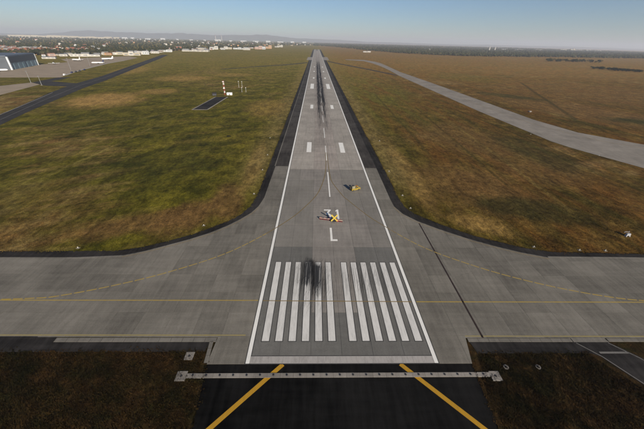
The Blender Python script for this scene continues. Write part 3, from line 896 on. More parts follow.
# lights standing on pale slabs along the verges
base_lb = {
    (-36.3, 87.1): 'pale light slab where the left shoulder starts to curve', (-37.0, 117.8): 'pale light slab on left verge level with the end of the dark shoulder',
    (-37.8, 143.6): 'pale light slab on left verge, third along the runway', (-41.4, 182.3): 'pale light slab on left verge, farthest of the four along the runway',
    (-51.1, 58.6): 'pale light slab in brown grass on the left curve', (-89.9, 43.4): 'pale light slab at the left taxiway edge near the dry patch',
    (42.0, 179.0): 'small white marker slab in grass right of the runway', (36.2, 118.1): 'pale light slab on right verge level with the end of the dark shoulder',
    (36.2, 87.2): 'pale light slab on right verge above the curve', (36.6, 74.4): 'pale light slab where the right shoulder starts to curve',
    (75.0, 45.8): 'pale light slab on the right curve edge, left of three', (91.0, 44.0): 'pale light slab on right taxiway edge, middle of three', (100.6, 43.8): 'pale light slab on right taxiway edge, right of three',
    (190.5, 152): 'white marker slab at near edge of the right parallel taxiway', (176, 205): 'white marker slab at left edge of the right parallel taxiway'}
for (x, y), lb in base_lb.items():
    o = empty('verge_light', (x, y, 0), random.uniform(-0.3, 0.3))
    MB().box(-0.55, 0.55, -0.42, 0.42, 0, 0.12, 0, 0.04, 0.04).build('slab', M['kerb'], o)
    MB().lathe([(0.12, 0.12), (0.10, 0.3), (0.14, 0.32), (0.14, 0.48), (0.06, 0.55)], 10).build('lamp', M['lens'], o)
    tag(o, lb, 'light base', 'lights on slabs along the verges')
o = empty('marker_hut', (237.4, 302.5, 0), 0.3)
o.scale = (0.75, 0.75, 0.75)
MB().box(-2.0, 2.0, -1.4, 1.4, 0, 1.3).build('wall', M['pale'], o)
MB().box(-2.2, 2.2, -1.6, 1.6, 1.3, 1.5, 0, 0.1, 0.1).build('roof', M['pale'], o)
MB().box(-0.4, 0.4, -1.45, -1.41, 0.1, 1.2).build('door', M['steel'], o)
tag(o, 'tiny white hut in brown field beyond the right parallel taxiway', 'hut')

# --- red and white glide path mast, its shelter and monitor poles
gm = empty('glide_path_mast', (-127.8, 379.2, 0))
tag(gm, 'red and white lattice mast standing at far end of the dark strip', 'mast')
hh, nb = 17.5, 7
for k in range(nb):
    z0, z1 = hh*k/nb, hh*(k+1)/nb
    b = MB()
    for sx in (-1, 1):
        for sy in (-1, 1):
            b.bar((sx*0.5, sy*0.5, z0), (sx*0.5, sy*0.5, z1), 0.11, 5)
    for i in range(2):
        za, zb = z0+(z1-z0)*i/2, z0+(z1-z0)*(i+1)/2
        for s in (-1, 1):
            b.bar((-0.5, s*0.5, za), (0.5, s*0.5, zb), 0.06, 4)
            b.bar((s*0.5, 0.5, za), (s*0.5, -0.5, zb), 0.06, 4)
    b.build('mast_section', M['paint_red'] if k % 2 == 0 else M['paint_white'], gm)
for z in (8.0, 16.0):
    MB().box(-1.1, 1.1, -1.0, -0.65, z, z+0.8).build('antenna', M['paint_white'], gm)
sh_ = empty('equipment_shelter', (-121.9, 380.5, 0), 0.1)
tag(sh_, 'low white equipment shelter beside the red and white mast', 'shelter')
MB().box(-3.4, 3.4, -1.7, 1.7, 0, 2.7).build('wall', M['paint_white'], sh_)
MB().box(-3.6, 3.6, -1.9, 1.9, 2.7, 2.95, 0, 0.15, 0.15).build('roof', M['paint_white'], sh_)
MB().box(-0.5, 0.5, -1.76, -1.71, 0.05, 2.1).build('door', M['dark_steel'], sh_)
hb = empty('dark_hut', (-140.0, 374, 0), 0.2)
tag(hb, 'small dark hut left of the red and white mast', 'hut')
MB().box(-2.4, 2.4, -2, 2, 0, 2.6).build('wall', M['dark_steel'], hb)
MB().add([(-2.7, -2.3, 2.6), (2.7, -2.3, 2.6), (2.7, 2.3, 2.6), (-2.7, 2.3, 2.6), (-2.7, 0, 3.8), (2.7, 0, 3.8)], [(0, 1, 5, 4), (3, 4, 5, 2), (0, 4, 3), (1, 2, 5), (3, 2, 1, 0)]).build('roof', M['dark_hole'], hb)
for k, (x, y, h, lb) in enumerate(((-125.9, 453, 9, 'leftmost tall white pole behind the mast'), (-121.5, 456, 8.5, 'second tall white pole behind the mast'),
                                  (-111.5, 408, 6, 'shorter white pole right of the mast, left of a pair'), (-106, 408.9, 6, 'shorter white pole right of the mast, right of a pair'))):
    o = empty('monitor_pole', (x, y, 0))
    MB().bar((0, 0, 0), (0, 0, h), 0.12, 8, 0, 0.07).build('pole', M['paint_white'], o)
    MB().box(-0.4, 0.4, -0.2, 0.2, h-0.6, h).build('antenna', M['paint_white'], o)
    MB().box(-0.8, 0.8, -0.8, 0.8, 0, 0.2).build('footing', M['pale'], o)
    tag(o, lb, 'pole', 'monitor poles behind the mast')

# ================================================================== hangar, terminal buildings, aircraft
for k, c, r in (('wall_white', (0.42, 0.40, 0.365), 0.7), ('wall_cream', (0.36, 0.32, 0.25), 0.8), ('wall_pale', (0.42, 0.43, 0.44), 0.8), ('wall_pink', (0.40, 0.27, 0.22), 0.8), ('wall_brick', (0.22, 0.085, 0.06), 0.9),
                ('wall_tan', (0.36, 0.21, 0.11), 0.8), ('roof_grey', (0.20, 0.20, 0.20), 0.85), ('roof_red', (0.20, 0.075, 0.048), 0.9), ('roof_brown', (0.13, 0.07, 0.05), 0.9), ('roof_white', (0.33, 0.32, 0.30), 0.7),
                ('roof_hangar', (0.085, 0.10, 0.125), 0.6), ('hangar_wall', (0.075, 0.085, 0.10), 0.7), ('hangar_door', (0.13, 0.20, 0.24), 0.4), ('hangar_frame', (0.50, 0.52, 0.52), 0.5), ('hangar_header', (0.018, 0.032, 0.055), 0.4), ('window_glass', (0.17, 0.18, 0.19), 0.25), ('bark', (0.05, 0.04, 0.03), 0.95)):
    M[k] = plain(k, c, r, 0, 0.1, 0.08)

ha = empty('hangar', (-633, 641, 0), math.atan2(131, -51))       # local x runs along the front, local -y ... to the runway
tag(ha, 'big hangar with blue grey sliding doors in a pale frame at left edge', 'hangar')
L_, D_, H_ = 140.0, 62.0, 26.0
b = MB()
b.box(0, L_, 0.6, D_, 0, H_-2)
b.build('wall', M['hangar_wall'], ha)
MB().box(-1.0, L_+1, -0.5, D_+1, H_-1.98, H_, 0, 0.5, 0.5).build('roof', M['roof_hangar'], ha)
MB().box(-0.5, 3.0, -2.2, 0.55, 0, H_-2).build('door_frame', M['hangar_frame'], ha)
MB().box(L_-2.5, L_+0.5, -2.2, 0.55, 0, H_-2).build('door_frame', M['hangar_frame'], ha)
MB().box(3.05, L_-2.55, -1.6, 0.55, H_-13.5, H_-2.05).build('header', M['hangar_header'], ha)
for k in range(2):
    x0 = 4.6+k*66.5
    dr = empty('sliding_door', (0, 0, 0))
    dr.parent = ha
    for j in range(6):
        MB().box(x0+j*10.9+0.15, x0+j*10.9+10.75, -0.9-0.35*(j % 2), 0.3-0.35*(j % 2), 0, H_-13.6).build('door_leaf', M['hangar_door'], dr)
MB().box(69.5, 71.0, -1.9, 0.5, 0, H_-13.6).build('door_post', M['hangar_header'], ha)

BLD = [(-891, 1141, 23, 14, 6.6, 'white', 'small white shed right of the hangar'), (-824, 1152, 87, 30, 8.8, 'white', 'long low white hall behind the parked aircraft'),
 (-932, 1446, 38, 14, 9.9, 'white', 'white block set back among trees behind the apron'), (-810, 1320, 45, 16, 10.2, 'cream', 'cream hall between white halls behind the apron'),
 (-733, 1286, 60, 21, 14.6, 'white', 'tallest white hall behind the apron'), (-741, 1392, 44, 16, 11.9, 'pale', 'pale grey hall right of the tallest white hall'),
 (-750, 1516, 35, 14, 8.6, 'white', 'short white hall near the far end of the left runway'), (-779, 1698, 58, 20, 10.4, 'pale', 'pale grey hall beyond the end of the left runway'),
 (-832, 998, 34, 14, 4.5, 'white', 'low white shed just right of the hangar doors'), (-837, 1909, 32, 14, 12.7, 'pink', 'pink walled block beyond the left runway end'),
 (-831, 2001, 30, 14, 17.8, 'brick', 'dark red brick block beside the pink block'), (-682, 1841, 140, 45, 9.5, 'white', 'very long white terminal hall with flat roof'),
 (-742, 2082, 85, 30, 11.9, 'cream', 'cream hall behind the very long white terminal'), (-717, 2314, 55, 19, 19.0, 'white', 'bright white block at middle of the terminal row'),
 (-664, 2427, 83, 29, 14.9, 'white', 'white terminal hall right of the bright white block'), (-573, 2457, 90, 32, 12.2, 'pale', 'pale grey terminal hall right of centre in the row'),
 (-500, 2352, 49, 17, 9.5, 'white', 'low white pavilion before the pink terminal'), (-448, 2613, 81, 28, 20.6, 'pink', 'large pink grey terminal block'),
 (-421, 2896, 57, 20, 23.7, 'tan', 'orange tan terminal block at right of the row'), (-413, 3476, 39, 14, 15.2, 'white', 'left of two small white blocks right of the tan terminal'),
 (-388, 3628, 39, 14, 20.9, 'white', 'right of two small white blocks right of the tan terminal'), (375, 2464, 55, 19, 8.8, 'white', 'lone low white shed before the woods right of the runway'),
 (5515, 7375, 145, 51, 28.5, 'white', 'far white warehouse on right horizon, leftmost'), (5516, 7066, 121, 42, 42.7, 'cream', 'far cream block on right horizon, tallest'),
 (5532, 6933, 97, 34, 28.5, 'white', 'far white warehouse on right horizon beside the cream block'), (6206, 7477, 121, 42, 28.5, 'white', 'far white warehouse on right horizon, second from right'),
 (6418, 7493, 97, 34, 23.7, 'white', 'far white warehouse on right horizon, rightmost'), (3154, 5588, 97, 34, 15.8, 'pale', 'far pale grey shed in woods right of two towers'),
 (3420, 5572, 129, 45, 15.8, 'cream', 'far long cream shed in the woods'), (4431, 6587, 121, 42, 21.4, 'white', 'far white shed left of the horizon warehouses'),
 (1319, 4028, 121, 42, 10.7, 'pale', 'pale grey shed hidden in woods right of the runway end')]
for (x, y, wd, dp, h, c, lb) in BLD:
    yaw = -math.atan2(x-CAM.x, y-CAM.y)*0.7 + random.uniform(-0.15, 0.15)
    o = empty('airport_building' if y < 4000 and x < 300 else 'warehouse', (x, y, 0), yaw)
    nseg = 1 if wd < 36 else 2 if wd < 60 else 3 if wd < 90 else 5
    cuts = [-wd/2]+[-wd/2+wd*(k+random.uniform(-0.22, 0.22))/nseg for k in range(1, nseg)]+[wd/2]
    for k in range(nseg):
        x0, x1 = cuts[k], cuts[k+1]-0.05
        hs = h*(random.uniform(0.95, 1.05) if k == nseg//2 else random.uniform(0.5, 0.9))
        yo = 0 if k == nseg//2 else random.uniform(0.4, 6)
        alt = c if k == nseg//2 or random.random() < 0.55 else random.choice(('pale', 'cream', 'white'))
        wl = MB().box(x0, x1, yo, dp, 0, hs).build('wall', M['wall_'+alt], o)
        rm = random.choice(('roof_white', 'roof_grey', 'roof_grey', 'roof_hangar'))
        if random.random() < 0.5:
            v = [(x0-.3, yo-.4, hs), (x1+.02, yo-.4, hs), (x1+.02, dp+.4, hs), (x0-.3, dp+.4, hs), (x0-.3, (yo+dp)/2, hs+dp*.14), (x1+.02, (yo+dp)/2, hs+dp*.14)]
            MB().add(v, [(0, 1, 5, 4), (3, 4, 5, 2), (0, 4, 3), (1, 2, 5), (3, 2, 1, 0)]).build('roof', M[rm], o)
        else:
            MB().box(x0-.02, x1+.02, yo-.3, dp+.3, hs, hs+.7).build('roof', M[rm], o)
        nw = max(1, int((x1-x0)/random.uniform(7, 14)))
        z0 = random.uniform(0.2, 0.4)
        for j in range(nw):
            cx, ww = x0+(j+0.5)*(x1-x0)/nw, (x1-x0)/nw*random.uniform(0.2, 0.36)
            MB().box(cx-ww, cx+ww, yo-0.12, yo-0.02, hs*z0, hs*(z0+0.3)).build('window', M['window_glass'], wl)
    tag(o, lb, 'building')

# small sheds, offices and stores crowding round the halls
for i in range(70):
    t_ = random.random()
    q = [(-900, 1060), (-850, 1180), (-770, 1330), (-770, 1560), (-790, 1750), (-700, 2000), (-640, 2300), (-560, 2560), (-440, 2950), (-400, 3500)]
    f_ = t_*(len(q)-1.001)
    (x0, y0), (x1, y1) = q[int(f_)], q[int(f_)+1]
    x = x0+(x1-x0)*(f_ % 1)+random.uniform(-70, 5)
    y = y0+(y1-y0)*(f_ % 1)+random.uniform(20, 120)
    rf_ = random.choice(('roof_grey', 'roof_white', 'roof_brown'))
    wd, dp, h = random.uniform(9, 32), random.uniform(8, 16), random.uniform(3.5, 9)
    c = random.choice(('white', 'pale', 'cream', 'cream', 'tan', 'pink', 'brick', 'pale'))
    o = empty('shed', (x, y, 0), -math.atan2(x-CAM.x, y-CAM.y)*0.7+random.uniform(-0.5, 0.5))
    MB().box(-wd/2, wd/2, 0, dp, 0, h).build('wall', M['wall_'+c], o)
    v = [(-wd/2-.4, -.4, h), (wd/2+.4, -.4, h), (wd/2+.4, dp+.4, h), (-wd/2-.4, dp+.4, h), (-wd/2-.4, dp/2, h+dp*.2), (wd/2+.4, dp/2, h+dp*.2)]
    MB().add(v, [(0, 1, 5, 4), (3, 4, 5, 2), (0, 4, 3), (1, 2, 5), (3, 2, 1, 0)]).build('roof', M[rf_], o)
    MB().box(-wd*0.3, wd*0.3, -0.1, -0.02, h*0.35, h*0.65).build('window', M['window_glass'], o)
    tag(o, ('wide ' if wd > 21 else 'narrow ')+{'pale': 'pale grey', 'brick': 'red brick'}.get(c, c)+' walled shed with '+{'roof_grey': 'grey', 'roof_white': 'pale', 'roof_brown': 'brown'}[rf_]+' roof among the larger airport halls', 'shed', 'small sheds among the airport halls')
# towers and chimneys far off
for k, (x, y, h, r, lb) in enumerate(((2402, 4596, 48, 9, 'left of two pale towers rising from the woods'), (2543, 4714, 46, 9, 'right of two pale towers rising from the woods'),
                                   (-2686, 9115, 150, 8, 'left of two far chimneys before the hills'), (-2884, 10416, 165, 9, 'right of two far chimneys before the hills'))):
    o = empty('chimney' if k > 1 else 'water_tower', (x, y, 0))
    MB().lathe([(r, 0), (r*0.8, h*0.5), (r*0.62, h*0.93)], 12).build('shaft', M['wall_white'], o)
    MB().lathe([(r*0.62, h*0.93), (r*0.9, h*0.95), (r*0.9, h)], 12).build('crown', M['wall_white'] if k < 2 else M['paint_red'], o)
    tag(o, lb, 'tower')

# parked aircraft
M['livery'] = plain('aircraft_white', (0.75, 0.75, 0.74), 0.3, 0, 0.04, 0.3)
def aircraft(x, y, rz, sc, tail, lb):
    o = empty('parked_aircraft', (x, y, 0), rz)
    prof = [(0.15, 18.5), (0.9, 18), (1.6, 16.8), (1.95, 14.5), (1.95, -8), (1.6, -12.5), (0.9, -16.5), (0.25, -18.5)]
    MB().lathe([(r*sc, h*sc) for r, h in prof], 14, 'y', (0, 0, 3.6*sc)).build('fuselage', M['livery'], o, smooth=True)
    for s in (-1, 1):
        def pl(pts, z0, z1): return [(s*a*sc, b_*sc, (z0+(z1-z0)*a/17)*sc) for a, b_ in pts]
        w_ = MB()
        t0 = pl([(1.5, 4), (17, -4.5), (17, -6.2), (1.5, -3.2)], 3.0, 4.2)
        w_.add(t0+[(q[0], q[1], q[2]-0.35*sc) for q in t0], [(0, 1, 2, 3), (7, 6, 5, 4), (0, 4, 5, 1), (1, 5, 6, 2), (2, 6, 7, 3), (3, 7, 4, 0)])
        wg = w_.build('wing', M['livery'], o)
        MB().lathe([(0.55*sc, 4.2*sc), (1.0*sc, 3.8*sc), (1.0*sc, 1.5*sc), (0.5*sc, 0.2*sc)], 10, 'y', (s*5.8*sc, 0, 2.1*sc)).build('engine', M['steel'], wg)
        t0 = pl([(0.6, -14), (6.2, -16.8), (6.2, -18), (0.6, -17)], 4.3, 5.0)
        MB().add(t0+[(q[0], q[1], q[2]-0.25*sc) for q in t0], [(0, 1, 2, 3), (7, 6, 5, 4), (0, 4, 5, 1), (1, 5, 6, 2), (2, 6, 7, 3), (3, 7, 4, 0)]).build('tailplane', M['livery'], o)
        MB().bar((s*2.6*sc, -1.5*sc, 0), (s*2.6*sc, -1.5*sc, 3*sc), 0.35*sc).build('landing_gear', M['dark_steel'], o)
    MB().bar((0, 13.5*sc, 0), (0, 13.5*sc, 2.4*sc), 0.3*sc).build('nose_gear', M['dark_steel'], o)
    t0 = [(0.2*sc, -11.5*sc, 5.2*sc), (0.2*sc, -17.2*sc, 5.0*sc), (0.2*sc, -18.6*sc, 11.5*sc), (0.2*sc, -16.2*sc, 11.5*sc)]
    MB().add(t0+[(-q[0], q[1], q[2]) for q in t0], [(0, 1, 2, 3), (7, 6, 5, 4), (0, 4, 5, 1), (1, 5, 6, 2), (2, 6, 7, 3), (3, 7, 4, 0)]).build('tail_fin', M[tail], o)
    tag(o, lb, 'aircraft')
aircraft(-702, 932, 1.2, 0.95, 'livery', 'white airliner parked left of centre on the far apron')
aircraft(-588, 848, 1.9, 0.8, 'navy', 'white airliner with dark tail parked nearest the link road on the apron')
aircraft(-660, 1010, 2.4, 0.9, 'livery', 'white airliner parked farthest along the apron')
aircraft(-672, 806, 0.8, 0.7, 'navy', 'small white jet with dark tail parked beside the hangar doors')
aircraft(-628, 606, -0.9, 0.8, 'livery', 'white airliner parked at left edge in front of the hangar')

def van(x, y, rz, body, lb):
    o = empty('service_van', (x, y, 0.07), rz)
    MB().box(-1.1, 1.1, -3.2, 3.2, 0.4, 1.4).build('body', M[body], o)
    MB().box(-1.05, 1.05, -3.1, 2.2, 1.4, 2.6, 0, 0.12, 0.3).build('cabin', M[body], o)
    MB().box(-0.9, 0.9, 2.0, 2.12, 1.5, 2.2).build('windscreen', M['glass_dark'], o)
    for s in (-1, 1):
        for yy in (-2, 2):
            MB().lathe([(0.42, -0.15), (0.45, 0), (0.42, 0.15)], 10, 'x', (s*1.0, yy, 0.45)).build('wheel', M['tyre'], o)
    tag(o, lb, 'van', 'vans on the apron road')
for k, (x, y, c) in enumerate(((-488.8, 608.8, 'navy'), (-491, 623, 'dark_steel'), (-495, 640, 'dark_steel'), (-503, 667, 'navy'), (-472, 566, 'paint_white'))):
    van(x, y, 0.25, c, ['dark blue van nearest on the apron road', 'dark grey van second on the apron road', 'dark grey van third on the apron road', 'dark blue van farthest on the apron road', 'white van alone near the apron corner'][k])
for k, (x, y, h) in enumerate(((-442.8, 455.7, 16), (-408.8, 433, 12), (-532, 667, 22), (-694, 735, 26), (-562.7, 776, 24))):
    o = empty('floodlight_mast', (x, y, 0))
    MB().bar((0, 0, 0), (0, 0, h), 0.32, 8, 0, 0.18).build('pole', M['steel'], o)
    MB().box(-1.3, 1.3, -0.3, 0.3, h, h+0.6).build('lamp_head', M['steel'], o)
    MB().box(-0.9, 0.9, -0.9, 0.9, 0, 0.35).build('footing', M['pale'], o)
    tag(o, ['floodlight mast at corner of the pale link taxiway', 'floodlight mast beside the dark link taxiway', 'floodlight mast by the apron road', 'floodlight mast at the right end of the hangar', 'floodlight mast near the parked airliner with dark tail'][k], 'mast', 'apron floodlight masts')

# ================================================================== suburb: houses, apartment blocks
def house_geo(b, x, y, rz, wd, dp, h, rh, wi_, ri):
    c, s = math.cos(rz), math.sin(rz)
    def T(px, py, pz): return (x+px*c-py*s, y+px*s+py*c, pz)
    a, d = wd/2, dp/2
    v = [T(-a, -d, 0), T(a, -d, 0), T(a, d, 0), T(-a, d, 0), T(-a, -d, h), T(a, -d, h), T(a, d, h), T(-a, d, h), T(-a, 0, h+rh), T(a, 0, h+rh)]
    b.add(v, [(0, 1, 5, 4), (2, 3, 7, 6), (1, 2, 6, 9, 5), (3, 0, 4, 8, 7)], wi_)
    e = 0.6
    v = [T(-a-e, -d-e, h-.3), T(a+e, -d-e, h-.3), T(a+e, d+e, h-.3), T(-a-e, d+e, h-.3), T(-a-e, 0, h+rh+.1), T(a+e, 0, h+rh+.1)]
    b.add(v, [(0, 1, 5, 4), (2, 3, 4, 5)], ri)
def city_front(x):
    """y of the first row of houses at a given angle (x/y) left of the runway"""
    pts = [(-967, 1010), (-1034, 1330), (-1073, 1640), (-982, 2080), (-765, 3340), (-100, 5200)]
    return pts
PTS = [(-1500, 1000), (-990, 1000), (-1050, 1330), (-1085, 1640), (-1000, 2080), (-800, 3300), (-100, 5600)]
def in_city(x, y):
    if y < 1000: return x < -1150 and y > 700
    for (x0, y0), (x1, y1) in zip(PTS[1:], PTS[2:]):
        if y0 <= y < y1: return x < x0+(x1-x0)*(y-y0)/(y1-y0)
    return x < -100
houses, tries = [], 0
def visible(x, y):
    a = math.atan2(x-CAM.x, y-CAM.y)
    return -R(52) < a
rows_ = []
for i in range(90000):
    yv = 760*((9000/760)**random.random())
    xv = -random.uniform(60, 1.12)*0-yv*random.uniform(0.0, 1.32)
    if not in_city(xv, yv): continue
    rows_.append((xv, yv))
    if len(rows_) > 9000: break
occ = set()
for (x, y) in rows_:
    cell = max(17, y*0.010)
    k = (int(x/cell), int(y/(cell*1.6)))
    if k in occ: continue
    occ.add(k)
    houses.append((x, y))
houses.sort(key=lambda q: math.hypot(q[0]+7, q[1]+41))
roofs = ['roof_red', 'roof_red', 'roof_brown', 'roof_grey', 'roof_red', 'roof_white']
walls = ['wall_white', 'wall_cream', 'wall_pale', 'wall_tan']
hm = {'roof_red': 'red roofed house in the suburb behind the airport halls', 'roof_brown': 'brown roofed house in the suburb behind the airport halls',
      'roof_grey': 'grey roofed house in the suburb behind the airport halls', 'roof_white': 'pale roofed building in the suburb behind the airport halls'}
protos = {}
for rf in set(roofs):
    for wl in walls:
        for sz in range(2):
            b = MB()
            wd, dp, h, rh = ((12, 9, 4.5, 3.5), (17, 10, 6.5, 4.0))[sz]
            if rf == 'roof_white': wd, dp, h, rh = wd*1.5, dp*1.3, h, 1.5
            house_geo(b, 0, 0, 0, wd, dp, h, rh, 0, 1)
            protos[rf, wl, sz] = (mesh('house', b.v, b.f[:4]), mesh('roof', b.v, b.f[4:]))
            protos[rf, wl, sz][0].materials.append(M[wl])
            protos[rf, wl, sz][1].materials.append(M[rf])
NH = 300
for i, (x, y) in enumerate(houses[:NH]):
    rf, wl, sz = random.choice(roofs), random.choice(walls), random.randrange(2)
    o = empty('house', (x, y, 0), random.choice((0.3, 0.3+math.pi/2))+random.uniform(-0.15, 0.15))
    k = random.uniform(0.9, 1.3)
    o.scale = (k, k, k)
    link('wall', protos[rf, wl, sz][0], None, o)
    link('roof', protos[rf, wl, sz][1], None, o)
    tag(o, ('small ', 'large ')[sz]+hm[rf].replace(' in the', ' with '+{'wall_white': 'white', 'wall_cream': 'cream', 'wall_pale': 'grey', 'wall_tan': 'tan'}[wl]+' walls in the'), 'house', rf.replace('roof_', '').replace('white', 'pale')+' roofed suburb houses')
b = MB()
mats_ = [M[q] for q in walls]+[M[q] for q in ('roof_red', 'roof_brown', 'roof_grey', 'roof_white')]
for (x, y) in houses[NH:]:
    s = 1+y/6000
    house_geo(b, x, y, random.uniform(0, 3.1), random.uniform(11, 19)*s, random.uniform(9, 13)*s, random.uniform(4, 8)*s, random.uniform(2, 4)*s, random.randrange(4), random.choice((4, 4, 4, 5, 6, 7)))
me = mesh('distant_houses', b.v, b.f, b.m)
for q in mats_: me.materials.append(q)
tag(link('distant_houses', me), 'mass of small red and pale roofed houses spread towards the hills', 'houses', kind='stuff')

# apartment slabs catching the sun at the foot of the hills
for k in range(46):
    t = k/45
    if t > 0.4 and k % 2: continue
    a = R(-46+t*45.0)
    d = 10600+random.uniform(-900, 900)
    x, y = CAM.x+d*math.sin(a), CAM.y+d*math.cos(a)
    if k < 5: continue
    near = t < 0.36
    wd = random.uniform(150, 300) if near else random.uniform(60, 200)
    h = random.uniform(36, 54) if near else random.uniform(28, 48)
    o = empty('apartment_block', (x, y, 0), -a*0.5+random.uniform(-0.2, 0.2))
    MB().box(-wd/2, wd/2, -9, 9, 0, h).build('wall', M['wall_cream'] if near else M['wall_pale'], o)
    MB().box(-wd/2-1, wd/2+1, -10, 10, h, h+2).build('roof', M['roof_grey'], o)
    tag(o, 'pale apartment block in the bright row below the hills' if near else 'small pale apartment block on the hazy plain below the hills', 'building', 'bright apartment row' if near else 'scattered far apartment blocks')

# ================================================================== trees
M['leaf'] = plain('tree_foliage', (0.026, 0.030, 0.015), 1.0, 0, 0.45, 0.05, 0.05)
M['leaf2'] = plain('dry_foliage', (0.042, 0.038, 0.018), 1.0, 0, 0.4, 0.05, 0.05)
ico = bmesh.new()
bmesh.ops.create_icosphere(ico, subdivisions=1, radius=1)
IV, IF = [v.co.copy() for v in ico.verts], [tuple(v.index for v in f.verts) for f in ico.faces]
ico.free()
def crown(b, x, y, z, r, h, mi=0):
    ang = random.uniform(0, 6.28)
    c, s = math.cos(ang), math.sin(ang)
    vv = []
    for q in IV:
        k = random.uniform(0.62, 1.25)
        vv.append((x+(q.x*c-q.y*s)*r*k, y+(q.x*s+q.y*c)*r*k, z+h*0.55+q.z*h*0.5*k))
    b.add(vv, IF, mi)
def mass(name, pts, label, sz=(7, 14)):
    b = MB()
    for (x, y, k) in pts:
        r = random.uniform(*sz)*k
        crown(b, x, y, 0, r*0.62, r*1.15, 0 if random.random() < 0.7 else 1)
    me = mesh(name, b.v, b.f, b.m)
    me.materials.append(M['leaf'])
    me.materials.append(M['leaf2'])
    tag(link(name, me), label, 'trees', kind='stuff')
pts = []
for i in range(60000):
    yv = 760*((9800/760)**random.random())
    xv = -yv*random.uniform(-0.02, 1.32)
    if in_city(xv, yv): pts.append((xv, yv, 0.72+yv/11000))
    if len(pts) > 5200: break
mass('suburb_trees', pts, 'dark trees filling the gaps between the suburb houses')
pts = []
for i in range(620):                           # tree belt just behind the airport halls
    t = random.random()
    k = random.randrange(5)
    x0, y0, x1, y1 = ((-990, 1190, -800, 1620), (-800, 1620, -790, 2150), (-1010, 1000, -980, 1300), (-800, 2150, -480, 3300), (-900, 1150, -780, 1500))[k]
    pts.append((x0+(x1-x0)*t-random.uniform(0, 90), y0+(y1-y0)*t+random.uniform(0, 60), 1.15))
mass('tree_belt', pts, 'belt of dark trees behind the white airport halls')
FR = [(-60, 5400), (256, 4500), (470, 2950), (605, 2420), (808, 2170), (1033, 2090), (1711, 2300), (2509, 2480), (4200, 2700), (7000, 2900)]
pts = []
for i in range(90000):
    yv = 2100*((11500/2100)**(random.random()**1.25))
    xv = yv*random.uniform(-0.02, 1.35)
    fy = None
    for (x0, y0), (x1, y1) in zip(FR, FR[1:]):
        if x0 <= xv < x1: fy = y0+(y1-y0)*(xv-x0)/(x1-x0)
    if fy is None or yv < fy+random.uniform(-20, 120): continue
    pts.append((xv, yv, 1.15+yv/11000))
    if len(pts) > 16000: break
mass('woods', pts, 'dark woods stretching along the right horizon beyond the brown field', (6, 11))

# bushes one can pick out in the right-hand field, and one in the left
def bush(x, y, r, h, label, group, dens=420):
    o = empty('bush', (x, y, 0))
    st = MB()
    for k in range(4):
        a = random.uniform(0, 6.28)
        st.bar((0, 0, 0), (r*0.45*math.cos(a), r*0.45*math.sin(a), h*0.6), 0.03*h+0.05, 5, 0, 0.02*h)
    st.build('trunk', M['bark'], o)
    b = MB()
    lobes = [(random.uniform(-0.6, 0.6)*r, random.uniform(-0.5, 0.5)*r, random.uniform(0.35, 0.75)*h, random.uniform(0.3, 0.55)) for _ in range(7)]
    for k in range(dens):
        lx, ly, lz, lr = random.choice(lobes)
        d = Vector((random.gauss(0, 1), random.gauss(0, 1), random.gauss(0, 1))).normalized()*random.random()**0.4
        c = Vector((lx+d.x*lr*r, ly+d.y*lr*r, max(0.15*h, lz+d.z*lr*h*0.7)))
        u = Vector((random.gauss(0, 1), random.gauss(0, 1), random.gauss(0, 1))).normalized()
        wv = u.orthogonal().normalized()
        s = r*random.uniform(0.06, 0.13)
        b.add([c-u*s-wv*s*0.5, c+u*s-wv*s*0.4, c+u*s*0.7+wv*s*0.6, c-u*s*0.8+wv*s*0.5], [(0, 1, 2, 3)])
    me = mesh('crown', b.v, b.f)
    link('crown', me, M['leaf'], o)
    tag(o, label, 'bush', group)
for k, (x, y) in enumerate(((1180, 1629), (1200, 1640), (1221, 1628), (1245, 1630), (1268, 1620), (1292, 1604), (1340, 1640), (1386, 1664), (1399, 1627), (1411, 1591))):
    bush(x, y, 16, 15, ORD(k+1)+' dark bush from the left in the far row before the woods at right', 'far row of bushes')
for k, (x, y) in enumerate(((984, 1106), (996, 1100), (1008, 1099), (1012, 1071), (1006, 1050), (1002, 1029), (1009, 1020), (1015, 1013), (1028, 998), (1040, 992))):
    bush(x, y, 12, 8.5, ORD(k+1)+' low dark bush from the left in the nearer row in the right field', 'nearer row of bushes')
bush(-72.7, 183.2, 1.8, 1.3, 'single small dark bush in the left grass field', None, 300)

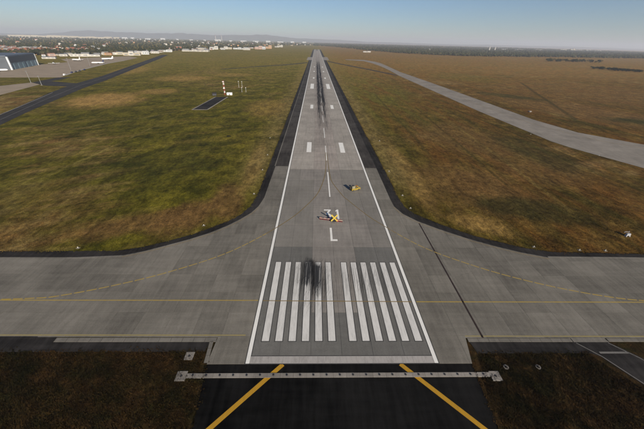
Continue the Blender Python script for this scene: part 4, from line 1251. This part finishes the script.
# ================================================================== rough grass close to the runway end
M['blade'] = M['grass']
t = NT('rough_blades', 1.0, 0.05)
at = t.n('ShaderNodeAttribute')
at.attribute_name = 'tone'
c1 = t.mix(t.step(at.outputs['Fac'], 0.0, 0.5), (0.014, 0.013, 0.004), (0.040, 0.027, 0.009))
M['rough'] = t.out(t.mix(t.step(at.outputs['Fac'], 0.5, 1.0), c1, (0.095, 0.055, 0.020)))
def tufts(name, regions, mat, label):
    v, f, tone = [], [], []
    for (poly, n, smin, smax) in regions:
        xs, ys = [p[0] for p in poly], [p[1] for p in poly]
        c = 0
        while c < n:
            x, y = random.uniform(min(xs), max(xs)), random.uniform(min(ys), max(ys))
            ins = False
            for i in range(len(poly)):
                (xa, ya), (xb, yb) = poly[i-1], poly[i]
                if (ya > y) != (yb > y) and x < (xb-xa)*(y-ya)/(yb-ya)+xa: ins = not ins
            c += 1
            if not ins: continue
            if y > 60 and random.random() < (y-60)/60: continue
            big = math.sin(x*0.31+math.sin(y*0.23)*2)*math.sin(y*0.37+x*0.11)
            tn = min(1, max(0, random.gauss(0.45+0.25*big, 0.25)))
            s = random.uniform(smin, smax)
            for k in range(4):
                a = random.uniform(0, 6.28)
                dx, dy = math.cos(a), math.sin(a)
                ln = s*random.uniform(0.7, 1.2)
                b0 = len(v)
                px, py = x+random.uniform(-.5, .5)*s, y+random.uniform(-.5, .5)*s
                v += [(px-dy*s*0.22, py+dx*s*0.22, -0.01), (px+dy*s*0.22, py-dx*s*0.22, -0.01), (px+dx*s*0.6, py+dy*s*0.6, ln)]
                f.append((b0, b0+1, b0+2))
                tone.append(tn)
    me = mesh(name, v, f)
    at_ = me.attributes.new('tone', 'FLOAT', 'FACE')
    at_.data.foreach_set('value', tone)
    me.materials.append(mat)
    tag(link(name, me), label, 'grass', kind='stuff')
tufts('rough_grass', [([(-86, 3.1), (-33.2, 3.1), (-31.4, -5), (-30.4, -16), (-78, -16)], 17000, 0.12, 0.34),
       ([(33.2, 2.4), (60.5, 2.4), (67, -8), (70, -16), (30.2, -16), (31, -4)], 12500, 0.12, 0.34),
       ([(74, 0.5), (82, 0.5), (88, -10), (80, -10)], 900, 0.12, 0.3)], M['grass'], 'dark rough grass with rusty tufts in both near corners')
tufts('field_grass', [
       ([(-125, 43), (-76, 43.5), (-60.8, 49.5), (-48.8, 58), (-38.8, 69), (-36, 90), (-36, 125), (-150, 125)], 30000, 0.13, 0.34),
       ([(125, 43), (80, 44), (57, 54), (46, 63), (36, 74), (35.6, 90), (35.6, 125), (165, 125)], 30000, 0.13, 0.34)], M['blade'],
      'short tufted grass beyond the curved black shoulders')

v, f = [], []
for path in (OUTL, OUTR, [(-180, 3.3), (-32.9, 3.3)], [(33, 2.6), (61, 2.6)], [(-31.2, -0.3), (-30.7, -5), (-29.9, -13), (-29.6, -20)], [(30.3, -0.3), (30, -5), (29.5, -13.4), (29.6, -20)]):
    for (x0, y0), (x1, y1) in zip(path, path[1:]):
        if y1 > 300: y1 = 300
        L = math.hypot(x1-x0, y1-y0)
        for k in range(int(L*9)):
            tt = random.random()
            sx = 0.22*(1+math.sin((x0+y0+tt*L)*0.9)+math.sin((tt*L+x0)*0.37))
            x, y = x0+(x1-x0)*tt+random.gauss(0, sx+0.08), y0+(y1-y0)*tt+random.gauss(0, sx+0.08)
            for j in range(3):
                a = random.uniform(0, 6.28)
                s_ = random.uniform(0.12, 0.3)
                dx, dy = math.cos(a)*s_, math.sin(a)*s_
                b0 = len(v)
                v += [(x-dy*.4, y+dx*.4, 0.04), (x+dy*.4, y-dx*.4, 0.04), (x+dx, y+dy, 0.1+s_*0.7)]
                f.append((b0, b0+1, b0+2))
me = mesh('verge_grass', v, f)
me.materials.append(M['grass'])
tag(link('verge_grass', me), 'dry grass creeping over the edges of the black shoulders', 'grass', kind='stuff')

# ================================================================== air
hv = MB().box(-34500, 34500, -4000, 34500, -1.5, 430)
hz = hv.build('haze', None)
t = bpy.data.materials.new('haze_air')
t.use_nodes = True
q = t.node_tree
q.nodes.clear()
vol = q.nodes.new('ShaderNodeVolumePrincipled')
vol.inputs['Color'].default_value = (0.74, 0.79, 0.90, 1)
vol.inputs['Density'].default_value = 0.000066
vol.inputs['Anisotropy'].default_value = 0.1
mo = q.nodes.new('ShaderNodeOutputMaterial')
q.links.new(vol.outputs[0], mo.inputs['Volume'])
hz.data.materials.append(t)
tag(hz, 'thin pale haze over the whole airfield', 'haze', kind='stuff')
